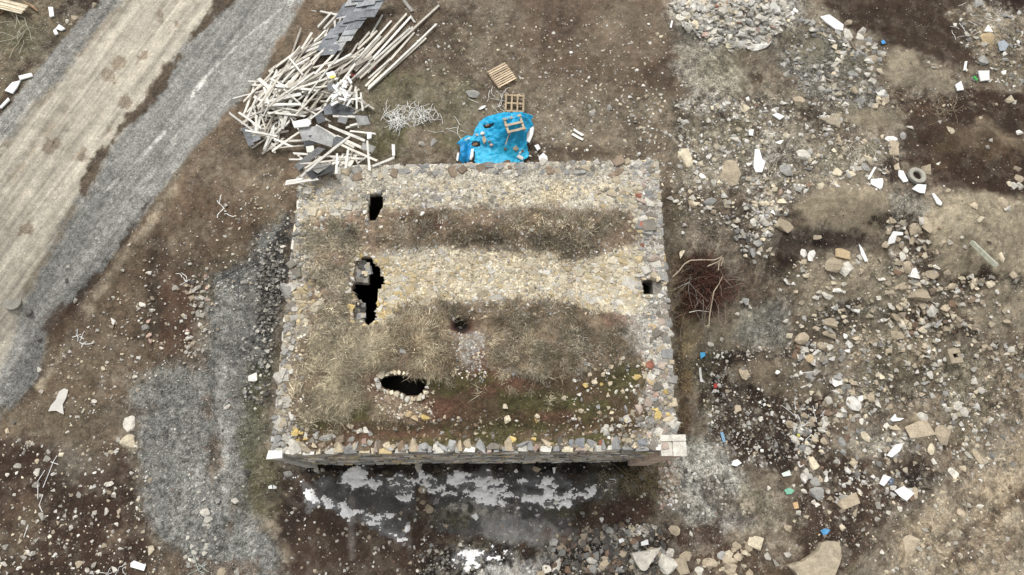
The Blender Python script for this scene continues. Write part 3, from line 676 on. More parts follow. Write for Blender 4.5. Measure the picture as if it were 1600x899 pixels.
mesh_np('roof', allV[u], inv.reshape(-1, 4), M['soil'], allC[u], bld, True, {'peb': pebr[u], 'wet': wetr[u]})

def pal(names, n, rr=rng, jit=.16):
    P = {'pale': (203, 198, 186), 'cream': (200, 188, 160), 'grey': (150, 149, 146), 'blue': (138, 140, 142), 'tan': (184, 168, 138), 'ochre': (188, 166, 118),
         'brown': (132, 110, 88), 'pink': (176, 156, 142), 'red': (160, 98, 74), 'dark': (78, 75, 72), 'white': (232, 230, 224), 'yellow': (194, 168, 98), 'mid': (122, 116, 106)}
    a = np.array([lin(P[k]) for k in names]); c = a[rr.integers(0, len(a), n)]
    return c*np.exp(rr.normal(0, jit, (n, 1)))
# masonry walls: a mortar core with coursed stones set into its face
WTHK = .5
def wall(a, b, mats, seed, top=ROOF_Z, side=(0, 0, 0)):
    a = np.array(a); b = np.array(b); d = b-a; Lw = np.linalg.norm(d); d /= Lw; nrm = np.array([d[1], -d[0]])
    rr = np.random.default_rng(seed); mb = MB()
    c = (a+b)/2-nrm*WTHK/2; R = np.array([[d[0], nrm[0], 0], [d[1], nrm[1], 0], [0, 0, 1.0]])
    mb.box((c[0], c[1], top/2-.05), (Lw-.02, WTHK-.06, top+.1-.2), R, lin((128, 122, 112)))
    P, S, Cc = [], [], []
    zc = 0.0
    while zc < top-.02:
        hh = rr.uniform(.16, .3); s = 0
        while s < Lw:
            wdt = rr.uniform(.2, .62); s2 = min(s+wdt, Lw)
            P.append([(s+s2)/2, zc+hh/2]); S.append([s2-s-.015, .22, hh-.012]); s = s2
        zc += hh
    P = np.array(P); S = np.array(S); n = len(P)
    xy = a+d*P[:, :1]-nrm*(.05+rr.uniform(-.02, .02, (n, 1)))
    V, F, Cv = scatter(BLOCK, np.column_stack([xy, P[:, 1]]), S, np.full(n, math.atan2(d[1], d[0])), pal(mats, n, rr, .22), .02, seed)
    mb.add(V, F, Cv); return mb.build('wall', M['stone'], bld)
mats = ['grey', 'pale', 'grey', 'tan', 'pale', 'cream', 'pale', 'mid', 'ochre', 'grey', 'pink', 'pale']
NW, NE, SE, SW = BC
wall(SW, SE, mats, 1); wall(SE, NE, mats, 2); wall(NE, NW, mats, 3); wall(NW, SW, mats, 4)
# inner piers and floor seen through the openings
mb = MB()
fl = [(BC[k]*.97+bc*.03) for k in (3, 2, 1, 0)]
mb.add([[p[0], p[1], .02] for p in fl], [[0, 1, 2, 3]], lin((34, 30, 27))); mb.build('inner_floor', M['stone'], bld)  # floor colour darkened to stand in for the shadow inside the room
for (x0, y0, x1, y1, dz, cc) in [(552, 410, 577, 440, .12, (168, 158, 144)), (552, 474, 570, 503, .12, (160, 158, 152))]:
    mb = MB()
    p0 = at_z(float(x0), float(y1), ROOF_Z-dz); p1 = at_z(float(x1), float(y0), ROOF_Z-dz)
    h = ROOF_Z-dz; mb.box(((p0[0]+p1[0])/2-.15, (p0[1]+p1[1])/2, h-.2), (p1[0]-p0[0]+.3, p1[1]-p0[1], .4), None, lin(cc)*.8, .02)
    n = 14; q = np.column_stack([rng.uniform(p0[0], p1[0], n), rng.uniform(p0[1], p1[1], n), np.full(n, h)])
    S = np.column_stack([rng.uniform(.2, .4, n), rng.uniform(.15, .3, n), np.full(n, .12)])
    mb.add(*scatter(BLOCK, q, S, rng.normal(0, .2, n), pal(['grey', 'tan', 'mid', 'dark'], n), .06)); mb.build('inner_pier', M['stone'], bld)
# stones set flat over a zone of the roof, on a jittered grid
def field(poly, size, names, keepf=1.0, lift=.0, asp=1.5, seed=3, zscale=.32, yawsd=.35, szvar=.32):
    rr = np.random.default_rng(seed); P = np.array([roofp(a, b)[:2] for a, b in poly])
    lo, hi = P.min(0)-.1, P.max(0)+.1; sx = size*asp*.86; sy = size*.9
    X, Y = np.meshgrid(np.arange(lo[0], hi[0], sx), np.arange(lo[1], hi[1], sy), indexing='ij')
    X = X+(np.arange(Y.shape[1])[None] % 2)*sx/2
    X = X.ravel()+rr.normal(0, .2*sx, X.size); Y = Y.ravel()+rr.normal(0, .16*sy, Y.size)
    m = (poly_sd(X, Y, P) < .12*fbm(X, Y, .5, 2, 4)) & (poly_sd(X, Y, BC) < -.02)
    if keepf < 1: m &= (.5+.5*fbm(X, Y, .8, 3, seed)+rr.normal(0, .12, X.size)) < keepf
    X, Y = X[m], Y[m]; Z = RZ(X, Y); qx, qy = proj(np.stack([X, Y, Z], -1)); m = np.ones(len(X), bool)
    for h in HOLES: m &= poly_sd(qx, qy, h) > max(1.0, size*.45/.022)
    X, Y, Z = X[m], Y[m], Z[m]; n = len(X)
    s = size*np.exp(rr.normal(0, szvar, n)); S = np.column_stack([s*asp*rr.uniform(.75, 1.2, n), s, s*zscale*rr.uniform(.7, 1.3, n)])
    return scatter(ROCK+BLOCK, np.column_stack([X, Y, Z+lift-s*.06]), S, rr.normal(0, yawsd, n), pal(names, n, rr)*.64+lin((170, 160, 140))*.2, .1, seed)
mb = MB()
BAND = [(580, 402), (640, 396), (700, 390), (740, 394), (850, 394), (890, 412), (960, 396), (1003, 385), (1004, 490), (950, 486), (905, 478), (880, 468), (780, 466), (690, 470), (640, 476), (600, 505), (590, 500), (600, 450), (602, 430)]
mb.add(*field(BAND, .135, ['cream', 'cream', 'tan', 'pale', 'tan', 'cream', 'ochre'], .82, seed=11))
mb.add(*field([(905, 412), (1003, 388), (1004, 490), (900, 478)], .20, ['cream', 'cream', 'pale', 'tan', 'ochre'], .9, seed=12, asp=1.3))
mb.add(*field([(590, 405), (720, 400), (700, 465), (605, 490), (600, 440)], .19, ['cream', 'ochre', 'tan', 'tan'], .6, seed=13))
mb.add(*field([(600, 455), (640, 450), (640, 475), (592, 505), (588, 480)], .17, ['cream', 'yellow', 'pale', 'ochre'], .9, seed=14))
mb.add(*field([(600, 285), (1000, 275), (1000, 325), (860, 320), (600, 335)], .12, ['tan', 'cream', 'grey', 'pale', 'mid', 'pale'], .5, seed=15))
mb.add(*field([(470, 285), (570, 275), (560, 320), (500, 345), (460, 340)], .2, ['cream', 'pale', 'tan', 'grey'], .72, seed=16))
mb.add(*field([(930, 290), (1000, 290), (1000, 380), (975, 360), (985, 330), (930, 322)], .17, ['cream', 'cream', 'tan', 'ochre'], .75, seed=17))
mb.build('vault_masonry', M['stone'], bld)
mb = MB()
mb.add(*field([(500, 250), (1030, 246), (1030, 275), (800, 272), (600, 275), (465, 290), (466, 262)], .27, ['grey', 'pale', 'mid', 'tan', 'pale', 'blue', 'grey', 'brown'], .8, seed=21, asp=1.25, zscale=.5, yawsd=1))
mb.add(*field([(1005, 255), (1033, 255), (1058, 690), (1020, 690), (1010, 480), (1000, 380)], .25, ['grey', 'grey', 'pale', 'blue', 'mid', 'pink', 'tan', 'pale'], .86, seed=22, asp=1.3, zscale=.45, yawsd=.3))
mb.add(*field([(1000, 590), (1052, 560), (1058, 700), (960, 700), (940, 670), (990, 640)], .2, ['tan', 'pale', 'grey', 'mid', 'pink', 'grey'], .7, seed=23, asp=1.2, zscale=.6, yawsd=1))
mb.add(*field([(462, 290), (490, 300), (470, 400), (462, 520), (450, 620), (470, 700), (424, 705), (440, 520), (452, 400)], .19, ['grey', 'pale', 'mid', 'tan', 'pale', 'grey', 'mid'], .62, seed=24, asp=1.2, zscale=.7, yawsd=1))
mb.add(*field([(448, 430), (505, 445), (500, 480), (480, 520), (445, 500)], .2, ['cream', 'ochre', 'tan', 'grey'], .62, seed=25, zscale=.6, yawsd=1))
mb.add(*field([(430, 560), (452, 560), (445, 700), (424, 700)], .24, ['pale', 'grey', 'pale', 'blue'], .95, seed=26, asp=1.1, zscale=.6, yawsd=1))
mb.add(*field([(440, 688), (560, 688), (560, 704), (440, 704)], .26, ['grey', 'mid', 'tan', 'brown'], .7, seed=27, asp=1.2, zscale=.6))
# the toothed row of upright stones on the front edge
rr = np.random.default_rng(5); s = 0.02; d = (SE-SW); Lw = np.linalg.norm(d)-.9; d = d/np.linalg.norm(d)
names = ['grey', 'grey', 'blue', 'tan', 'mid', 'mid', 'grey', 'brown', 'tan', 'pink']
s = 2.0
while s < Lw:
    wd = rr.uniform(.18, .5); c = SW+d*(s+wd/2)+np.array([-d[1], d[0]])*.14; h = rr.uniform(.07, .2)
    z0 = ROOF_Z-.05
    V = np.array([[-wd/2, -.14, 0], [wd/2, -.14, 0], [wd/2*.8, .16, 0], [-wd/2*.8, .16, 0], [-wd*.33, -.14, h*.8], [wd*.33, -.14, h*.8], [rr.uniform(-.1, .1)*wd, rr.uniform(.12, .36), h]])
    V += rr.normal(0, .015, V.shape); V[:3, 2] -= .05
    if rr.random() < .62:
        V0_, F0_ = ROCK[rr.integers(24)]; V = V0_*np.array([wd*1.1, rr.uniform(.2, .4), rr.uniform(.12, .24)]) @ rz(rr.normal(0, .4)); V[:, 1] += rr.uniform(0, .12); V[:, 2] += .05
    Vh, Fh = hull(V @ rz(math.atan2(d[1], d[0])).T+np.array([c[0], c[1], z0])); mb.add(Vh, Fh, pal(names, 1, rr)[0]*np.ones(3)); s += wd*rr.uniform(.7, 1.7)
mb.build('coping_stone', M['stone'], bld)
# rubble bits embedded in the turf and along the edges
mb = MB()
for poly, n, lo, hi, names in [
    ([(440, 660), (1000, 640), (1000, 700), (440, 702)], 300, .03, .15, ['tan', 'grey', 'mid', 'brown', 'tan', 'mid']),
    ([(900, 560), (1010, 540), (1010, 700), (880, 700)], 260, .03, .17, ['tan', 'pale', 'mid', 'grey', 'brown']),
    ([(570, 600), (680, 610), (680, 660), (590, 650)], 240, .03, .12, ['tan', 'pale', 'cream', 'brown']),
    ([(700, 520), (765, 520), (760, 600), (715, 590)], 260, .03, .1, ['pale', 'grey', 'tan']),
    ([(560, 290), (1000, 270), (1000, 400), (600, 400)], 700, .03, .12, ['pale', 'tan', 'grey', 'cream', 'white']),
    ([(470, 280), (600, 270), (570, 420), (470, 520)], 420, .04, .14, ['pale', 'tan', 'cream', 'grey']),
    ([(590, 380), (1000, 380), (1000, 490), (600, 505)], 1600, .03, .12, ['cream', 'pale', 'tan', 'grey']),
    ([(640, 560), (1000, 540), (1000, 690), (500, 695)], 420, .02, .08, ['tan', 'mid', 'brown', 'mid', 'brown']),
    ([(430, 300), (480, 290), (480, 700), (425, 700)], 800, .04, .14, ['grey', 'pale', 'tan', 'mid', 'cream']),
    ([(1000, 260), (1055, 260), (1058, 700), (1005, 700)], 700, .04, .14, ['grey', 'pale', 'tan', 'mid', 'pink'])]:
    q = rand_in_poly(poly, n); P = roofp(q[:, 0], q[:, 1]); k = (poly_sd(P[:, 0], P[:, 1], BC) < -.05)
    for h in HOLES: k &= poly_sd(q[:, 0], q[:, 1], h) > 1.5
    P = P[k]; n = len(P); s = lo+(hi-lo)*rng.random(n)**2.2
    mb.add(*scatter(ROCK, P, np.column_stack([s*1.3, s, s*.7]), rng.uniform(0, 6.3, n), pal(names, n), .3, 7))
mb.build('rubble_fill', M['stone'], bld)['kind'] = 'stuff'
# stones ringing the openings
for h, names, sz in [(HOLES[0], ['pale', 'grey', 'cream', 'mid'], .13), (HOLES[1], ['cream', 'ochre', 'tan', 'pale', 'yellow'], .14), (HOLES[2], ['cream', 'cream', 'pale', 'tan'], .15), (HOLES[3], ['grey', 'pale', 'tan'], .16)]:
    mb = MB()
    h = np.array(h, float); c = h.mean(0); pts = []
    for i in range(len(h)):
        a, b = h[i], h[(i+1) % len(h)]; k = max(1, int(np.linalg.norm(b-a)/5))
        for t in range(k): q = a+(b-a)*(t/k); e = (q-c)/np.linalg.norm(q-c); pts.append(q+e*rng.uniform(3.0, 6.5))
    pts = np.array(pts); P = roofp(pts[:, 0], pts[:, 1]); n = len(P); s = sz*np.exp(rng.normal(0, .25, n))
    mb.add(*scatter(ROCK, P+np.array([0, 0, .02]), np.column_stack([s*1.2, s, s*.6]), rng.uniform(0, 6.3, n), pal(names, n), .15, 8)); mb.build('opening_edge', M['stone'], bld)
# dressed corner pillars standing proud of the front wall, in stacked blocks
def pillar(c, w, d, cols, cap, yaw):
    g_ = empty('corner_pillar', (0, 0, 0)); return g_
for (x0, y0, x1, y1, cc, capc) in [(1034, 679, 1071, 713, (206, 182, 162), (206, 200, 186)), (417, 703, 441, 717, (190, 186, 178), (214, 212, 206))]:
    ztop = ROOF_Z+.08; p0 = at_z(float(x0), float(y1), ztop); p1 = at_z(float(x1), float(y0), ztop)
    sx, sy = p1[0]-p0[0], p1[1]-p0[1]; c = (p0+p1)/2; mb = MB(); z = -.1; k = 0
    while z < ztop-.25:
        hh = min(rng.uniform(.34, .5), ztop-.22-z)
        e = .012*(k % 2); mb.box((c[0], c[1], z+hh/2), (sx-.05-e, sy-.05-e, hh-.012), None, lin(cc)*rng.uniform(.85, 1.12), .004); z += hh; k += 1
    pl = mb.build('corner_pillar', M['stone'], bld)
    mb = MB()
    if x0 > 800:
        mb.box((c[0]+sx*.0, c[1]+sy*.34, ztop-.10), (sx, sy*.31, .2), None, lin(capc), .006)
        mb.box((c[0]-sx*.27, c[1]-sy*.16, ztop-.13), (sx*.44, sy*.66, .2), None, lin(capc)*.86, .006)
        mb.box((c[0]+sx*.23, c[1]-sy*.17, ztop-.10), (sx*.54, sy*.67, .2), ry(.05), lin(capc)*.97, .006)
    else: mb.box((c[0], c[1], ztop-.10), (sx, sy, .2), None, lin(capc), .02)
    mb.build('capstone', M['stone'], pl)

# ------------------------------------------------------------ grass on the ruin and on the ground
def tufts(name, zones, zf, label, cat, parent_z=0):
    Vs, Cs = [], []
    for poly, n, blades, ln, cols, lean in zones:
        q = rand_in_poly(poly, n)+rng.normal(0, 7, (n, 2)); P = unproj(q[:, 0], q[:, 1], zf); m = np.ones(len(P), bool)
        den = fbm(q[:, 0], q[:, 1], 26, 3, 77); m = den > rng.uniform(-.45, .4, len(P))
        for h in HOLES: m &= poly_sd(q[:, 0], q[:, 1], h) > 5
        if zf is RZ: m &= poly_sd(P[:, 0], P[:, 1], BC) < -.15
        P, q = P[m], q[m]; n = len(P)
        flow = 6.28*fbm(q[:, 0], q[:, 1], 40, 2, 88)
        a = flow[:, None]+rng.normal(0, .9, (n, blades)); l = ln*.58*np.exp(rng.normal(0, .3, (n, blades)))*rng.uniform(.6, 1.25, (n, 1))
        e = np.clip(rng.normal(lean, .25, (n, blades)), .05, 1.4)
        B = P[:, None]+np.stack([rng.normal(0, .10, (n, blades)), rng.normal(0, .10, (n, blades)), np.full((n, blades), -.01)], -1)
        d = np.stack([np.cos(a)*np.cos(e), np.sin(a)*np.cos(e), np.sin(e)], -1); sd_ = np.stack([-np.sin(a), np.cos(a), 0*a], -1)
        wd = .0046*np.exp(rng.normal(0, .3, (n, blades, 1)))
        mid = B+d*l[..., None]*.55+np.array([0, 0, 1.0])*l[..., None]*.06; tip = B+d*l[..., None]; tip[..., 2] -= .12*l
        q4 = np.stack([B-sd_*wd, B+sd_*wd, mid+sd_*wd*.9, mid-sd_*wd*.9, tip], 2)
        cc = np.array([lin(c) for c in cols]); ct = cc[rng.integers(0, len(cc), n)][:, None]*np.exp(rng.normal(-.05, .3, (n, blades, 1))+rng.normal(0, .22, (n, 1, 1))+.7*fbm(q[:, 0], q[:, 1], 22, 3, 191)[:, None, None])
        Vs.append(q4.reshape(-1, 3)); Cs.append(np.repeat(ct.reshape(-1, 3), 5, 0))
    V = np.concatenate(Vs); k = len(V)//5; b = (np.arange(k)*5)[:, None]
    F = np.concatenate([b+np.array([0, 1, 2]), b+np.array([0, 2, 3]), b+np.array([3, 2, 4])])
    o = mesh_np(name, V, F, M['grass'], np.concatenate(Cs)); tag(o, label, cat, kind='stuff'); print(name, k); return o
STRAW = [(176, 163, 132), (158, 146, 118), (146, 134, 108), (188, 175, 144), (130, 118, 94)]
GREYG = [(148, 140, 122), (128, 120, 102), (112, 104, 86), (94, 86, 68), (84, 78, 56), (158, 150, 132)]
OLIVE = [(96, 94, 52), (84, 84, 44), (110, 104, 64), (120, 108, 76), (74, 70, 40)]
BROWNG = [(130, 112, 84), (112, 96, 72), (96, 80, 58), (142, 124, 94)]
tufts('dry_grass', [
    ([(485, 520), (560, 515), (600, 560), (560, 640), (500, 680), (468, 640), (470, 570)], 1900, 26, .42, STRAW, .35),
    ([(480, 350), (545, 345), (560, 430), (545, 480), (490, 440)], 800, 24, .30, STRAW+GREYG, .4),
    ([(505, 440), (550, 440), (560, 510), (600, 520), (590, 580), (480, 540)], 800, 22, .34, GREYG+STRAW, .4),
    ([(600, 510), (700, 490), (700, 580), (640, 590), (580, 580)], 1300, 26, .38, STRAW+BROWNG, .35),
    ([(600, 500), (660, 476), (780, 470), (890, 475), (985, 520), (985, 560), (900, 575), (790, 560), (770, 520), (700, 495)], 2600, 20, .24, GREYG+BROWNG, .45),
    ([(760, 525), (900, 525), (900, 580), (860, 590), (780, 575)], 600, 24, .34, STRAW+BROWNG+GREYG, .35),
    ([(590, 345), (700, 330), (980, 330), (990, 370), (900, 405), (840, 395), (700, 375), (600, 385)], 2000, 20, .24, GREYG+BROWNG, .45),
    ([(800, 340), (960, 340), (940, 385), (820, 385)], 300, 22, .26, GREYG+STRAW, .4),
    ([(640, 640), (1000, 600), (1010, 690), (450, 695), (470, 670)], 900, 12, .11, OLIVE+[(74, 60, 42), (92, 74, 52)], .6),
    ([(690, 570), (890, 575), (880, 612), (690, 600)], 70, 34, .34, STRAW, .3)],
    RZ, 'dry straw coloured and olive grass growing over the top of the ruin', 'grass')
tufts('verge_grass', [
    ([(385, 560), (425, 560), (412, 700), (450, 745), (440, 820), (390, 800), (378, 640)], 420, 14, .10, OLIVE, .7),
    ([(570, 100), (720, 110), (720, 250), (580, 250)], 420, 12, .12, OLIVE+BROWNG, .6),
    ([(0, 20), (90, 20), (40, 100), (0, 140)], 160, 14, .16, OLIVE+GREYG, .5),
    ([(930, 740), (1030, 735), (1030, 775), (950, 780)], 200, 18, .26, OLIVE+STRAW, .4),
    ([(1050, 400), (1082, 400), (1090, 560), (1064, 680), (1058, 600)], 200, 18, .2, [(140, 118, 80), (110, 90, 58), (160, 138, 96)], .4),
    ([(690, 790), (940, 795), (930, 812), (700, 815)], 160, 14, .1, OLIVE, .6),
    ([(820, 100), (1060, 170), (1030, 240), (800, 230)], 120, 10, .14, BROWNG+GREYG, .5)],
    T, 'thin green and brown grass growing in patches on the earth', 'grass')
# ------------------------------------------------------------ loose things: where each lies, described for its label
LM = [('the grey tyre', 1430, 277), ('the blue tarp', 775, 222), ('the intact pallet', 783, 118), ('the reddish twig heap', 1100, 445),
      ('the pale stone heap', 1150, 40), ('the great tan slab', 1275, 872), ('the timber pile', 475, 150), ('the hollow block', 1485, 560),
      ('the right corner pillar', 1052, 695), ('the left corner pillar', 427, 710), ('the twin boulders', 202, 676), ('the white snow streak', 615, 762),
      ('the long black opening', 575, 455), ('the oblong black opening', 630, 603), ('the small round pit', 720, 510), ('the white wire tangle', 648, 185),
      ('the ochre boulder', 1227, 352), ('the big tan block', 1073, 247), ('the upper small opening', 585, 325), ('the white foam slab', 1411, 771),
      ('the square niche', 1018, 449), ('the white torn cloth', 91, 630), ('the round lid', 20, 471), ('the roofing sheets', 580, 45)]
used_labels = {}
def ground_pt(px, py):
    r_ = ray(np.array(float(px)), np.array(float(py))); z = 0.0; P = None
    for _ in range(12):
        t = (z-CAMH)/r_[2]; P = CAMP+r_*t; z = .4*z+.6*Tf(P[0], P[1])
    return CAMP+r_*((z-CAMH)/r_[2])
LMP = None
def roof_pt(px, py): return roofp(np.array([float(px)]), np.array([float(py)]))[0]
def label_at(desc, px, py, zf=None):
    global LMP
    if LMP is None: LMP = [ground_pt(l[1], l[2]) for l in LM]
    P = ground_pt(px, py); c_ = sorted((math.hypot(px-l[1], py-l[2]), i) for i, l in enumerate(LM)); c_ = [q for q in c_ if q[0] > 9]
    for d_, i in c_[:9]:
        dm = math.hypot(P[0]-LMP[i][0], P[1]-LMP[i][1]); an = math.degrees(math.atan2(-(py-LM[i][2]), px-LM[i][1])) % 360
        dr = ['right of', 'above right of', 'above', 'above left of', 'left of', 'below left of', 'below', 'below right of'][int((an+22.5)//45) % 8]
        l = f'{desc} {dm:.1f} metres {dr} {LM[i][0]}'
        if l not in used_labels: break
    if l in used_labels: l = l.replace(f'{dm:.1f}', f'{dm:.2f}')
    used_labels[l] = 1; return l
CW = {'pale': 'pale grey', 'grey': 'grey', 'tan': 'tan', 'white': 'white', 'dark': 'dark grey', 'brown': 'brown', 'cream': 'cream', 'pink': 'pinkish', 'ochre': 'ochre', 'red': 'brick red', 'yellow': 'yellowish'}
CV = {'pale': (196, 190, 176), 'grey': (148, 146, 140), 'tan': (172, 156, 130), 'white': (216, 212, 203), 'dark': (82, 78, 74), 'brown': (124, 100, 80), 'cream': (206, 192, 162), 'pink': (182, 152, 136), 'ochre': (186, 162, 122), 'red': (158, 100, 78), 'yellow': (202, 174, 98)}
ROCKME = []
for k, (V0, F0) in enumerate(ROCK+BLOCK+BOULDER):
    me = bpy.data.meshes.new('rock'); me.from_pydata([tuple(v) for v in V0], [], [tuple(int(i) for i in f) for f in F0]); me.materials.append(M['rock']); ROCKME.append(me)
rocks = []    # px, py, w, h, angle, colour key, on roof
def R(s, roof=False):
    for it in s.replace('\n', ' ').split(';'):
        it = it.split()
        if not it: continue
        x, y, w_ = float(it[0]), float(it[1]), float(it[2]); h_ = float(it[3]) if len(it) > 3 and it[3][0].isdigit() else w_
        c = [q for q in it[3:] if q.isalpha()]; a = [float(q[1:]) for q in it[3:] if q[0] == '@']
        rocks.append((x, y, w_*1.06, h_*1.0, a[0] if a else None, c[0] if c else 'pale', roof))
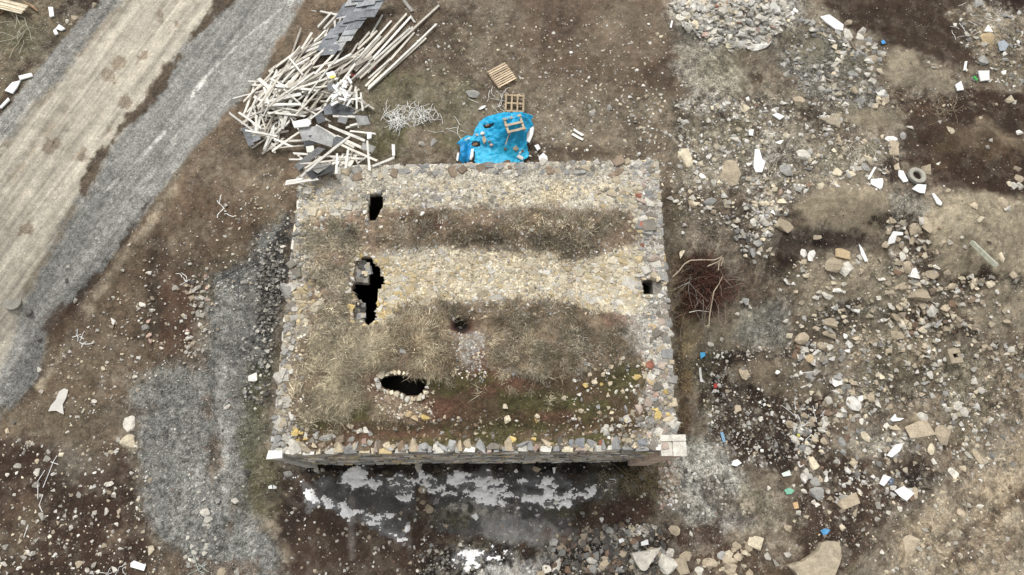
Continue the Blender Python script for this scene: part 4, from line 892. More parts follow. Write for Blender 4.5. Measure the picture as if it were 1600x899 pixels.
R('''118 29 10 tan; 105 33 7; 111 40 7 tan; 147 10 14 9 tan; 118 470 8; 176 503 9 white; 223 476 9 12; 237 485 8; 233 501 8 pink; 229 512 14 10 grey; 233 524 9 pink; 234 533 8 pink;
303 453 12; 311 449 8; 323 434 8; 301 465 11 tan; 309 466 8; 315 465 9; 293 457 8 tan; 323 449 8 pink; 305 477 8; 310 490 12; 315 493 9; 301 488 7; 288 493 7; 312 507 9; 298 527 11 8; 293 520 6; 293 543 7; 317 547 6 12; 290 550 7;
273 450 9; 382 441 12 9; 395 590 15 14 white; 202 383 6; 225 407 9 6 tan; 193 422 6; 61 578 9; 107 417 7; 105 439 8 dark; 45 488 12 dark; 63 530 10 dark; 300 440 10 7 dark; 320 455 6;
202 661 18 26 pale; 202 689 22 26 cream; 184 688 8 9; 213 697 6; 65 612 8; 38 707 7; 29 730 10 13; 57 737 13 11; 73 717 12 11; 76 706 8; 57 758 12 9; 67 807 13 11; 12 742 6; 124 774 8 11; 141 718 6; 170 756 15 9; 170 769 6 12 tan; 178 775 8 12; 180 763 5; 166 799 8 11; 118 807 9 5; 101 806 6; 111 824 8; 102 855 7; 50 864 11 10; 37 871 10 5; 9 854 9; 7 881 12 5; 143 819 5; 121 652 8 5; 236 860 12 16 cream;
179 889 8 12; 146 883 10; 137 891 8; 123 882 12 10 tan; 153 893 7; 290 765 6 12 grey; 320 801 15 12; 325 811 12; 321 820 9 6; 318 844 6; 322 838 7; 299 854 8; 368 782 11 9; 387 740 11 dark; 355 636 11 8; 31 687 8; 12 674 9 tan; 24 660 9 dark; 148 627 8; 346 894 14 tan; 370 893 10;
494 734 9 7; 504 734 8 6; 654 730 12 17 pale; 660 766 13 tan; 661 784 11 10 tan; 671 795 13 17 tan; 681 785 9 grey; 652 796 6; 609 847 6; 586 857 5; 592 859 5; 585 865 5; 621 891 5; 450 741 14 11 grey; 539 804 5; 671 862 8; 690 864 6; 838 733 15 11 tan; 782 732 7 grey; 869 784 8 6; 940 812 7 white; 930 801 7 tan; 910 802 9 6 grey; 1053 829 18 16 tan; 1044 846 6 tan; 1080 834 6 8; 1092 830 9 7 brown; 920 860 6 10 tan; 930 868 11 13 grey; 925 876 18 12 pale; 854 889 15 14 pale; 870 886 11 28 @-20 pale; 885 891 12 brown; 926 889 13 grey; 937 889 7; 949 844 20 17 dark; 949 855 14 dark; 959 866 12 dark; 945 882 16 14 tan; 992 850 13 15 grey; 1042 882 30 30 pale; 1064 885 20 26 @20 tan; 1071 869 20 15 tan; 1047 864 15 13; 1054 740 11 9; 1045 751 10; 1004 747 10 10 grey; 1046 724 6 10 pink; 975 868 14 12 dark; 902 882 14 12 dark; 968 880 12 10 brown; 1110 880 22 16 tan; 1128 868 16 13 grey; 1145 886 14 12 tan; 1092 892 14 12;
1255 527 32 18 @35 tan; 1296 504 26 11; 1298 520 24 14 @-25 tan; 1265 560 14 12 ochre; 1327 538 15 12 white; 1306 593 17 18 white; 1333 630 22 24 white; 1110 538 10; 1128 530 9; 1163 584 20 18 @-20 tan; 1244 586 9; 1231 635 9 11; 1234 663 15 12 tan; 1239 686 14 12; 1311 649 13 10; 1316 691 14 16 grey; 1317 707 11 grey; 1290 666 12; 1270 724 13 19 @20 cream; 1274 753 17 13 grey; 1256 746 13; 1277 772 24 19 grey; 1294 768 11 7; 1259 737 11 12; 1243 715 8; 1181 700 8; 1137 684 7; 1152 638 11 tan; 1201 763 6 10; 1246 802 9 12; 1276 789 9; 1232 824 18 15 tan; 1178 847 25 20 @-20 cream; 1325 785 36 16 @20 tan; 1336 802 13 10 @-20 tan; 1200 870 12; 1212 880 12; 1230 867 10; 1316 777 11; 1143 633 8 dark; 1189 655 7; 1163 665 9;
1418 567 10; 1460 570 12 9; 1453 584 11 14; 1470 593 9; 1494 633 16 15; 1506 644 15 13; 1531 610 10 13; 1441 653 19 15; 1438 673 44 30 @-20 tan; 1471 680 26 26 tan; 1352 682 13 20 @35 cream; 1454 700 12 19 @-20 cream; 1490 740 12 17 @30 pale; 1431 771 9 18 tan; 1529 713 16 22 tan; 1504 803 13 21 @40 tan; 1419 856 34 32 tan; 1372 790 11; 1577 576 10 8; 1522 593 9 16; 1344 768 15 5 white; 1495 538 12 11; 1409 504 14; 1402 524 22 13 tan; 1360 620 11 16 tan; 1313 649 12 9; 1582 725 10 grey; 1548 657 9; 1513 711 10; 1370 811 8; 1388 801 7; 1490 652 9;
1308 269 15 12 cream; 1339 265 13 11; 1352 262 15 12 grey; 1324 275 12 grey; 1400 261 9 12 tan; 1402 249 9 tan; 1396 236 14 16 tan; 1446 265 15 16 tan; 1467 256 7; 1566 317 18 18 tan; 1573 327 12; 1589 264 14 10 tan; 1592 280 16 12 tan; 1582 290 11; 1594 291 12; 1448 349 16 28 tan; 1428 357 20 15 @20 tan; 1426 373 12 17 @-25 tan; 1438 376 12; 1435 388 8 11; 1427 427 17 15 white; 1419 417 20 18 tan; 1414 390 13 12; 1410 399 13; 1402 372 13 tan; 1324 420 26 20 pale; 1319 398 27 13 @-15 ochre; 1308 453 14 8 white; 1307 478 7 14 white; 1456 483 18 22 pale; 1440 475 14 15 tan; 1411 501 13 20 @-25 cream; 1398 492 14 19 @25 tan; 1392 477 11 14 @30; 1439 503 10; 1465 504 12 15 grey; 1442 514 18 12 cream; 1392 506 13; 1415 473 8 cream; 1484 477 13 7 cream; 1502 476 12 8; 1520 445 15 9 cream; 1532 441 9 12; 1547 443 16 12 cream; 1526 461 10 6 white; 1562 400 9 17 cream; 1581 429 10 14 tan; 1523 321 12 tan; 1532 343 14 8 @-30 cream; 1502 370 6 9; 1484 379 9; 1545 375 11 tan; 1481 298 13 6 tan; 1586 440 7; 1489 446 22 9 @30 tan; 1458 438 10; 1455 427 22 18 tan; 1435 459 32 17 @-10 tan; 1426 440 27 8 @-30 cream; 1372 465 9; 1508 386 8;
1325 35 12 tan; 1325 55 14 20 @20 pale; 1300 64 12 8 white; 1348 50 12; 1342 58 12 15; 1328 73 8; 1317 85 11 white; 1360 97 9 12 white; 1354 118 11 9; 1376 144 15 13 @-30 white; 1365 127 18 10; 1283 139 11 9; 1287 125 13 10 @-30; 1275 105 12 7; 1282 113 10 6; 1295 101 10 8; 1373 93 10 12 grey; 1423 199 12 11; 1485 204 9 16 cream; 1536 95 17 14 grey; 1543 60 24 18 ochre; 1537 68 10; 1591 71 7; 1530 7 18 13 grey; 1578 27 13 8 grey; 1575 157 13 11 cream; 1584 160 9; 1592 208 15 8 white; 1392 218 20 9 white; 1397 229 15 18 tan; 1412 213 13 12 grey; 1548 220 7; 1543 230 7; 1260 197 11 7; 1312 45 14 9 tan; 1322 65 9; 1355 70 10 8; 1310 95 9; 1340 110 9; 1330 122 8; 1362 108 10 7; 1350 130 9; 1346 84 12 8 grey; 1366 76 9;
1187 72 36 12 @25 white; 1143 80 14 7; 1223 101 11 8 white; 1228 119 10; 1248 157 18 12 tan; 1163 170 15 11 cream; 1188 183 7 white; 1147 219 14 9; 1120 230 10 12 cream; 1073 247 29 27 cream; 1140 270 33 38 tan; 1097 276 10 white; 1102 284 8; 1115 287 9 12; 1041 208 9 7 white; 997 241 8 white; 1013 249 6 white; 1037 258 6; 1218 223 14 8 white; 1255 243 20 16; 1227 267 20 18 grey; 925 178 9 12 grey; 920 168 8; 952 168 9 11 grey; 1283 292 14 11 cream; 1010 151 8 tan; 1067 192 9; 1060 165 9 11; 1273 105 9; 1066 364 6 white; 1065 395 9 20 cream; 1110 315 22 12 grey; 1134 319 17 8 cream; 1106 324 12 9; 1097 331 7; 1069 352 8; 1082 319 14 11 tan; 1063 327 10 tan; 1047 312 9; 1056 315 9; 1198 317 27 9 @12 cream; 1221 315 14 8 cream; 1227 352 35 23 @10 tan; 1276 371 12 11 tan; 1255 395 15 18 white; 1268 399 12 20 @-30 white; 1195 347 16 13; 1178 347 14 13; 1148 353 11 7; 1194 363 8; 1176 393 11 18 grey; 1184 380 12 grey; 1168 374 12 dark; 1153 343 8; 1178 409 8; 1167 385 8; 1137 348 9; 1264 290 10 7 brown; 1258 298 13 8 white; 1303 414 30 22 @15 tan; 1229 440 14 10 white; 1219 453 7; 1292 462 22 10; 1295 503 25 13 @-20 tan; 1165 470 12 14 grey; 1234 488 10 6; 1253 422 9; 1274 464 10; 1227 501 9; 1218 301 9 pink; 1174 282 10 6; 1157 472 7; 1172 480 7; 1152 490 6; 1181 370 8; 1160 362 8; 1155 370 7; 1163 391 7; 1172 366 7; 1186 395 8; 739 147 22 13 @-20 grey; 660 225 12 8 pale; 677 223 13 12 grey''')
R('''664 651 15 13 yellow; 648 651 15 11 ochre; 638 646 13 14 ochre; 626 650 9 8 tan; 460 674 12 17 @30 yellow; 470 677 10 7 yellow; 466 688 8 yellow; 478 685 9 5 yellow; 800 687 13 12 yellow; 862 694 8 yellow; 834 686 9 7 yellow; 789 635 8 9 cream; 792 655 10 11 cream; 806 658 6; 837 658 6 yellow; 840 650 9 cream; 915 602 9 8 yellow; 928 597 9 cream; 921 585 9 cream; 941 585 8 cream; 950 583 6 white; 940 600 6 yellow; 918 610 5; 882 621 8 9 cream; 954 573 7 tan; 996 590 11 9 yellow; 1007 586 8 12 @-25 cream; 1017 596 14 12 ochre; 997 603 6; 1038 612 11 8 yellow; 1024 618 12 10 pink; 1028 649 12 14 yellow; 1043 648 9 yellow; 1023 638 12 9 yellow; 1016 570 13 14 red; 1019 512 14 11 ochre; 1003 351 14 13 red; 997 306 10 7 red; 1004 383 8 9 red; 977 656 9 7 yellow; 508 685 20 11 grey; 493 681 11 15 grey; 547 666 12 8 @-20 tan; 562 674 10 pale; 570 671 18 7 @-25 pale; 578 678 14 6 grey; 569 690 9 10 pink; 578 691 9 pale; 553 698 10 11 cream; 629 547 12 14 grey; 662 322 11 10 white; 660 335 8 white; 720 512 17 8 grey; 649 347 9 7 pale; 804 582 9 14 grey; 1045 505 14 18 grey; 1052 660 14 20 pale; 544 455 10 pale; 940 693 10 13 red; 917 698 12 12 cream; 838 700 10 12 pink; 680 697 14 16 pale; 608 700 14 9 grey; 635 700 18 8 grey; 655 700 10 9 pink''', True)
# the crushed stone heap at the top and smaller rubble: more rocks by zones
extra = []
def zone(poly, n, lo, hi, names, p=2.0):
    q = rand_in_poly(poly, n); s = lo+(hi-lo)*rng.random(n)**p
    for (x, y), sz in zip(q, s): extra.append((x, y, sz*rng.uniform(.9, 1.4), sz, None, names[rng.integers(len(names))], False))
HEAP = [(1045, -40), (1048, 5), (1060, 22), (1073, 48), (1113, 70), (1160, 74), (1180, 78), (1207, 60), (1227, 40), (1242, 20), (1246, -40)]
zone(HEAP, 950, 5, 13, ['pale', 'pale', 'white', 'pale', 'grey', 'pale', 'cream'], 1.5)
zone(HEAP, 30, 5, 11, ['red', 'pink', 'brown'], 1.5)
zone([(1245, 30), (1320, 30), (1385, 80), (1385, 160), (1340, 180), (1290, 150), (1300, 80)], 330, 3, 12, ['pale', 'grey', 'tan', 'cream', 'grey'])
zone([(1205, 60), (1300, 50), (1310, 150), (1250, 150)], 260, 3, 8, ['grey', 'dark', 'grey', 'pale'])
zone([(1060, 160), (1300, 150), (1400, 230), (1380, 300), (1250, 300), (1200, 380), (1060, 330)], 1700, 2.5, 9, ['pale', 'grey', 'tan', 'white', 'cream', 'white'], 3)
zone([(1130, 330), (1200, 310), (1210, 400), (1165, 410)], 200, 3, 9, ['pale', 'grey', 'cream', 'grey'])
zone([(1230, 390), (1330, 390), (1460, 430), (1560, 430), (1600, 560), (1340, 560), (1230, 540)], 1300, 2.5, 10, ['tan', 'pale', 'cream', 'white', 'tan'], 2.6)
zone([(1380, 340), (1470, 340), (1480, 420), (1560, 440), (1500, 520), (1380, 520)], 330, 4, 13, ['tan', 'cream', 'tan', 'brown', 'pale'])
zone([(1240, 530), (1600, 530), (1600, 700), (1500, 760), (1300, 790), (1240, 700)], 1600, 2.5, 10, ['tan', 'pale', 'grey', 'cream', 'white'], 2.8)
zone([(1240, 540), (1340, 540), (1340, 760), (1240, 760)], 380, 3, 13, ['pale', 'grey', 'tan', 'white', 'brown'], 2.2)
zone([(1080, 540), (1260, 540), (1260, 730), (1120, 730)], 800, 2, 7, ['pale', 'white', 'grey', 'tan'], 3)
zone([(1240, 760), (1600, 760), (1600, 899), (1240, 899)], 500, 2.5, 9, ['tan', 'pale', 'cream', 'brown'], 3)
zone([(1480, 20), (1600, 20), (1600, 160), (1520, 130)], 260, 2.5, 9, ['pale', 'tan', 'grey', 'white'])
zone([(1360, 60), (1600, 130), (1600, 320), (1400, 300)], 500, 2, 6, ['tan', 'pale', 'cream', 'brown'], 3)
zone([(1570, 260), (1600, 250), (1600, 300), (1575, 300)], 14, 6, 13, ['tan', 'cream'])
zone([(405, 410), (440, 340), (445, 440), (432, 520), (405, 520), (395, 470)], 420, 2.5, 7, ['dark', 'grey', 'mid', 'mid', 'pale'])
zone([(380, 500), (430, 520), (415, 640), (380, 640)], 160, 3, 8, ['grey', 'pale', 'dark'])
zone([(870, 830), (960, 815), (1045, 830), (1030, 899), (840, 899)], 300, 3, 12, ['dark', 'grey', 'dark', 'brown', 'mid', 'tan'], 2)
zone([(970, 822), (1025, 818), (1022, 838), (975, 838)], 110, 2.5, 6, ['white', 'cream', 'pale'])
zone([(1030, 730), (1065, 730), (1055, 800), (1030, 800)], 170, 2.5, 7, ['white', 'pale', 'pink', 'tan'])
zone([(1090, 850), (1170, 848), (1175, 899), (1090, 899)], 110, 4, 16, ['tan', 'cream', 'tan'], 2)
zone([(655, 848), (760, 852), (770, 899), (650, 899)], 130, 2.5, 7, ['dark', 'pale', 'mid', 'grey'], 2.4)
zone([(440, 735), (1000, 728), (1020, 800), (880, 899), (440, 899)], 420, 2, 6, ['pale', 'white', 'tan', 'grey'], 3)
zone([(0, 690), (230, 690), (260, 899), (0, 899)], 420, 2, 7, ['pale', 'cream', 'tan', 'white'], 3)
zone([(70, 560), (240, 400), (430, 260), (470, 260), (440, 420), (300, 560), (100, 680)], 620, 2, 6, ['pale', 'cream', 'tan', 'white'], 3)
zone([(285, 430), (330, 430), (325, 560), (285, 560)], 60, 3, 8, ['pale', 'cream', 'pink'])
zone([(290, 740), (345, 740), (340, 899), (290, 899)], 80, 3, 8, ['pale', 'grey'])
zone([(620, 40), (1060, 20), (1060, 250), (850, 250), (700, 160)], 700, 1.8, 5, ['pale', 'cream', 'white', 'tan'], 3)
zone([(960, 150), (1070, 130), (1120, 330), (1040, 300)], 280, 2, 6, ['pale', 'white', 'grey', 'cream'], 2.6)
zone([(1050, 720), (1160, 760), (1120, 850), (1060, 820)], 160, 2, 6, ['pale', 'white', 'dark'])
CV['mid'] = (120, 114, 104)
# stone things: the hand placed ones and the largest of the rest, 300 in all; the remainder is rubble
def rock_geo(it, k):
    x, y, w_, h_, a, c, roof = it; P = roof_pt(x, y) if roof else ground_pt(x, y); s = float(mpp(P))
    fs = 1/max(.8, math.cos(math.atan2(math.hypot(P[0], P[1]), CAMH-P[2])))
    return P, w_*s, h_*s*fs
_e = np.array([(q[0], q[1]) for q in extra]); _P = unproj(_e[:, 0], _e[:, 1], T); _i, _j = lookup(_P[:, 0], _P[:, 1])
_pk = sstep(.15, .62, g.peb[_i, _j])*(.7+.9*fbm(_P[:, 0], _P[:, 1], 1.3, 3, 181)); _west = _e[:, 0] < 1040; _hp = poly_sd(_e[:, 0], _e[:, 1], HEAP) < 0
_k = _west | _hp | (rng.random(len(extra)) < _pk+.06); extra = [q for q, kk in zip(extra, _k) if kk]
allr = sorted(rocks, key=lambda q: -q[2]*q[3]); exs = sorted(extra, key=lambda q: -q[2]*q[3])
cut = sorted(rocks+extra, key=lambda q: -q[2]*q[3])
THG = cut[:298]; REST = cut[298:]
for k, it in enumerate(THG):
    P, w_, h_ = rock_geo(it, k); x, y, _, _, a, c, roof = it; me = ROCKME[int(rng.integers(24))] if a is None or rng.random() < .5 else ROCKME[24+int(rng.integers(10))]
    if min(w_, h_) > .26 and rng.random() < .72: me = ROCKME[34+int(rng.integers(8))]
    o = bpy.data.objects.new('loose_stone', me); COL.objects.link(o)
    th = min(w_, h_)*rng.uniform(.3, .5); 
    if max(w_, h_) > 1.1: th = .22
    o.scale = (w_, h_, th); o.rotation_euler = (rng.normal(0, .08), rng.normal(0, .08), math.radians(a if a is not None else rng.normal(0, 12)))
    o.location = (P[0], P[1], P[2]+th*.04); v = lin(CV[c])*math.exp(rng.normal(-.03, .1)); o.color = (*[float(q) for q in v], 1)
    m_ = max(w_, h_); size = 'huge' if m_ > .85 else 'large' if m_ > .62 else 'medium' if m_ > .45 else 'smallish' if m_ > .34 else 'small'
    ar = w_/h_; shp = ('wide ' if ar > 1.45 else 'oblong ' if ar > 1.15 else '' if ar > .92 else 'tallish ' if ar > .72 else 'tall ')+('stone' if a is None else 'block')
    grp = 'loose stones on top of the ruin' if roof else ('crushed stones in the pale heap' if (poly_sd(np.array([x]), np.array([y]), HEAP)[0] < 0) else 'loose stones strewn over the earth')
    tag(o, label_at(f'{size} {CW.get(c, "grey")} {shp}', x, y), 'stone', grp)
def big_slab(pts, th, col, label, dz=0.05):
    P = np.array([ground_pt(a, b) for a, b in pts]); c = P.mean(0); z0 = max(P[:, 2].min()-.1, c[2]-.3)
    bm = bmesh.new(); top = [bm.verts.new((p[0]-c[0], p[1]-c[1], p[2]-c[2]+th*rng.uniform(.8, 1.1))) for p in P]; bot = [bm.verts.new(((p[0]-c[0])*1.03, (p[1]-c[1])*1.03, z0-c[2]-.1)) for p in P]
    bm.faces.new(top[::-1] if False else top); bm.faces.new(bot[::-1])
    for i in range(len(P)): j = (i+1) % len(P); bm.faces.new([top[i], bot[i], bot[j], top[j]])
    bmesh.ops.recalc_face_normals(bm, faces=bm.faces)
    bmesh.ops.bevel(bm, geom=[e for e in bm.edges], offset=.03, segments=1, affect='EDGES'); bmesh.ops.triangulate(bm, faces=bm.faces)
    bmesh.ops.subdivide_edges(bm, edges=[e for e in bm.edges if e.calc_length() > .3], cuts=2, use_grid_fill=True)
    for v in bm.verts: v.co += Vector(rng.normal(0, .012, 3))
    me = bpy.data.meshes.new('stone_slab'); bm.to_mesh(me); bm.free(); me.materials.append(M['rock'])
    o = bpy.data.objects.new('stone_slab', me); COL.objects.link(o); o.location = c; o.color = (*[float(q) for q in lin(col)], 1); return tag(o, label, 'slab')
big_slab([(1228, 884), (1250, 876), (1272, 862), (1280, 848), (1292, 845), (1307, 847), (1311, 862), (1308, 878), (1300, 899), (1290, 912), (1250, 912), (1240, 895)], .3, (166, 152, 128), 'great tan slab with pointed left end cut by the bottom edge of the picture')
big_slab([(984, 865), (1005, 861), (1031, 856), (1025, 865), (1015, 880), (1006, 892), (998, 890)], .28, (190, 184, 170), 'pale triangular slab on the dark rubble near the bottom')
big_slab([(1278, 186), (1293, 182), (1312, 177), (1313, 190), (1311, 203), (1302, 196), (1290, 193)], .08, (160, 148, 126), 'thin tan plate of stone shaped like a fan')
# hollow block
P = ground_pt(1487, 558); s = float(mpp(P)); mb = MB(); R0 = rz(.12)
for dx, dy, w_, h_ in ((0, 7.6, 20, 8.5), (0, -7.4, 20, 8.5), (-7, 0, 6, 7), (7, 0, 6, 7)):
    mb.box(np.array([dx*s, dy*s, 0]) @ R0.T, (w_*s, h_*s, .26), R0, lin((162, 148, 124)), .012)
o = mb.build('hollow_block', M['stone']); o.location = P+np.array([0, 0, .12]); tag(o, 'tan hollow masonry block with a square black hole in the middle', 'block')
mb = MB(); mb.box((0, 0, 0), (8*s, 7*s, .01), R0, lin((22, 18, 15))); c_ = mb.build('hole_shade', M['stone'], o); c_.location = (0, 0, .02)  # near-black plate painted as the shadow inside the hole
# remaining rubble as one mass
rst = [q for q in REST]
xy = np.array([(q[0], q[1]) for q in rst]); roofm = np.array([q[6] for q in rst])
P = unproj(xy[:, 0], xy[:, 1], T); P[roofm] = unproj(xy[roofm, 0], xy[roofm, 1], RZ)
inb = (poly_sd(P[:, 0], P[:, 1], BC) < .1) & ~roofm; P = P[~inb]; rst = [q for q, b in zip(rst, inb) if not b]
s = mpp(P); n = len(P); W = np.array([q[2] for q in rst])*s; H = np.array([q[3] for q in rst])*s*1.1
i_, j_ = lookup(P[:, 0], P[:, 1]); dust = rng.uniform(.0, .45, (n, 1)); dust[roofm[~inb]] = 0
C = np.array([lin(CV[q[5]]) for q in rst])*np.exp(rng.normal(-.05, .22, (n, 1)))*(1-dust)+(g.C[i_, j_]*.7+.05)*dust
hz = np.minimum(W, H)*.5; dz = np.where((poly_sd(np.array([q[0] for q in rst]), np.array([q[1] for q in rst]), HEAP) < 0), .06*rng.random(n), 0)
V, F, Cv = scatter(ROCK, P+np.stack([0*hz, 0*hz, hz*.12+dz], 1), np.stack([W, H, hz], 1), rng.normal(0, .6, n), C, .22, 9)
tag(mesh_np('rubble', V, F, M['stone'], Cv), 'small broken stones and crumbled masonry scattered over the earth', 'rubble', kind='stuff')
print('rocks', len(THG), 'rubble', n)

# ------------------------------------------------------------ timber pile
def plank_mesh(Lg, wd, th, seed):
    rr = np.random.default_rng(seed); k = 5; mb = MB(); xs = np.linspace(-Lg/2, Lg/2, k); bow = rr.normal(0, .01)*Lg
    V = []
    for i, x in enumerate(xs):
        zb = bow*(1-(2*x/Lg)**2); e = rr.normal(0, .004, 2); sk = rr.normal(0, .02) if i in (0, k-1) else 0
        V += [[x+sk, -wd/2+e[0], -th/2+zb], [x-sk, wd/2+e[1], -th/2+zb], [x-sk, wd/2+e[1], th/2+zb], [x+sk, -wd/2+e[0], th/2+zb]]
    F = [[0, 3, 2, 1], [(k-1)*4+j for j in (0, 1, 2, 3)]]
    for i in range(k-1):
        for j in range(4): a = i*4+j; b = i*4+(j+1) % 4; F.append([a, b, b+4, a+4])
    me = bpy.data.meshes.new('plank'); me.from_pydata([tuple(map(float, v)) for v in V], [], F); me.materials.append(M['wood']); me.update(); return me
PLN = 0
def plank(x0, y0, x1, y1, wpx, z=.05, col=(214, 203, 182), th=.05, desc=None, z1=None, grp='planks of the timber pile', nm='wooden_plank', cat='plank'):
    global PLN
    z = z+1.75*float(sstep(238, 268, y0))*(430 < x0 < 600); z1 = (z if z1 is None else z1+1.75*float(sstep(238, 268, y1))*(430 < x1 < 600)) if (y1 < 238 or z1 is not None) else max(z, .6+1.75*float(sstep(238, 268, y1)))
    A = ground_pt(x0, y0); B = ground_pt(x1, y1); zA = A[2]+z; zB = B[2]+(z if z1 is None else z1)
    A = at_z(float(x0), float(y0), zA); B = at_z(float(x1), float(y1), zB); d = B-A; Lg = float(np.linalg.norm(d)); s = float(mpp((A+B)/2))
    me = plank_mesh(Lg, wpx*s*.74, th, PLN); o = bpy.data.objects.new(nm, me); me.name = nm; COL.objects.link(o); PLN += 1
    o.location = (A+B)/2; o.rotation_euler = (float(rng.normal(0, .06)), -math.asin(d[2]/Lg), math.atan2(d[1], d[0]))
    v = lin(col)*math.exp(rng.normal(0, .12)); o.color = (*[float(q) for q in v], 1)
    a = math.degrees(math.atan2(-(y1-y0), x1-x0)) % 180
    ori = 'lying level' if a < 18 or a > 162 else 'rising gently rightward' if a < 38 else 'rising rightward' if a < 68 else 'upright in view' if a < 112 else 'rising leftward'
    ln = 'long' if Lg > 3 else 'short' if Lg < 1.3 else 'cream'
    tag(o, label_at(desc or f'{ln} plank {ori}', (x0+x1)/2, (y0+y1)/2), cat, grp); return o
zz = lambda x, y: (460+x/5.617, y/5.617)
def Z(x0, y0, x1, y1, w_, **k): a = zz(x0, y0); b = zz(x1, y1); plank(*a, *b, w_, **k)
WH = (220, 216, 206); CR = (204, 197, 182); GRW = (168, 162, 150)
for i, q in enumerate([(548, 685, 1040, 240, 4.5, CR), (575, 690, 1270, 48, 4, CR), (500, 612, 760, 320, 6, GRW), (530, 622, 800, 335, 6, CR), (463, 612, 852, 185, 3.6, WH), (560, 650, 1020, 150, 4.5, WH), (600, 560, 985, 122, 4, CR),
                       (700, 530, 1015, 250, 4.5, WH), (622, 760, 1050, 288, 4.5, CR), (650, 690, 840, 520, 3.6, WH), (655, 770, 1150, 330, 8, CR), (648, 785, 1248, 212, 4, WH), (720, 560, 1000, 300, 3.6, CR), (640, 640, 960, 330, 4, WH),
                       (475, 525, 612, 425, 4, CR), (556, 432, 725, 272, 4, CR), (672, 312, 772, 132, 3.6, WH), (560, 400, 660, 285, 4, CR), (480, 505, 560, 380, 3.4, CR), (425, 705, 488, 645, 3, CR)]):
    Z(*q[:5], col=q[5], z=.06+.03*(i % 4))
Z(915, -60, 1035, 102, 6, col=(172, 168, 160), desc='grey weathered board lying alone'); Z(1018, 140, 1056, 200, 4, col=(200, 196, 186))
for q in [(228, 100, 455, 148, 4.2), (205, 240, 330, 110, 4.2), (258, 256, 385, 120, 4.2), (394, 186, 552, -40, 3.6), (353, 180, 360, 362, 4), (265, 322, 405, 235, 3), (172, 368, 275, 268, 3), (0, 470, 292, 345, 5), (0, 500, 285, 382, 5), (0, 560, 240, 420, 5), (150, 96, 190, 100, 1.6)]:
    Z(*q, col=WH, z=.12+.1*rng.random())
bag0 = None
# the jumbled heap: planks filling it with the directions seen in each part
def heap_h(x, y): return .15+.55*max(0, 1-math.hypot((x-480)/100, (y-150)/85)**2)
fills = [([(452, 78), (500, 66), (555, 95), (565, 120), (520, 150), (455, 158), (410, 150), (425, 115)], 62, 42, 14, 40, 85),
         ([(388, 140), (440, 120), (500, 125), (545, 150), (520, 175), (450, 185), (400, 180)], 44, 22, 26, 40, 75),
         ([(385, 150), (420, 150), (450, 200), (440, 222), (400, 215)], 26, 75, 28, 30, 60),
         ([(375, 190), (440, 200), (470, 215), (450, 232), (400, 228)], 18, 12, 30, 34, 60),
         ([(510, 130), (560, 140), (572, 160), (560, 180), (520, 170)], 16, 60, 50, 22, 45),
         ([(470, 245), (560, 240), (580, 255), (560, 270), (480, 272)], 20, 60, 50, 20, 45)]
for poly, n, a0, sd0, l0, l1 in fills:
    q = rand_in_poly(poly, n)
    for x, y in q:
        a = math.radians(rng.normal(a0, sd0)); l = rng.uniform(l0, l1)/2; h0 = heap_h(x, y)*rng.uniform(.35, 1.05)
        dx, dy = math.cos(a)*l, -math.sin(a)*l*.92
        plank(x-dx, y-dy, x+dx, y+dy, rng.uniform(2.6, 4.6)*(1.8 if rng.random() < .12 else 1), z=h0+rng.normal(0, .04), z1=h0+rng.normal(0, .06), col=[WH, WH, CR, (228, 222, 208), (170, 162, 148)][rng.integers(5)])
z3 = lambda x, y: (340+x/2.997, y/2.997)
for q in [(55, 530, 165, 612, 4), (100, 528, 205, 602, 4), (140, 555, 185, 452, 4), (218, 410, 240, 490, 4), (190, 500, 330, 305, 4), (248, 370, 330, 412, 4), (333, 268, 400, 352, 4), (255, 710, 382, 620, 4.5), (218, 700, 262, 600, 4.5), (180, 620, 182, 540, 4.5),
          (262, 650, 262, 590, 4), (265, 650, 348, 688, 3.6), (310, 420, 392, 490, 3.6), (120, 610, 280, 640, 4), (355, 720, 470, 728, 4.2), (335, 748, 400, 748, 3), (390, 830, 620, 640, 5), (410, 790, 490, 735, 4), (580, 680, 748, 755, 5),
          (600, 790, 612, 700, 5), (555, 815, 560, 720, 4), (712, 800, 700, 660, 5), (725, 780, 828, 738, 5), (318, 862, 470, 838, 6), (320, 852, 400, 838, 4), (460, 590, 640, 690, 7), (520, 590, 690, 660, 6), (560, 640, 690, 700, 6), (600, 600, 700, 575, 4),
          (620, 590, 705, 570, 4), (670, 435, 680, 520, 4), (650, 425, 652, 512, 4), (695, 488, 670, 465, 3), (540, 545, 650, 548, 5), (600, 470, 672, 462, 4), (240, 500, 330, 425, 5), (245, 492, 390, 490, 6), (330, 410, 450, 345, 7), (380, 395, 480, 345, 7), (620, 615, 740, 628, 3.6), (655, 560, 660, 600, 3), (390, 770, 620, 745, 4), (530, 735, 690, 745, 4)]:
    a = z3(q[0], q[1]); b = z3(q[2], q[3]); plank(*a, *b, q[4], z=.62+.1*rng.random(), col=[WH, CR, WH][rng.integers(3)])
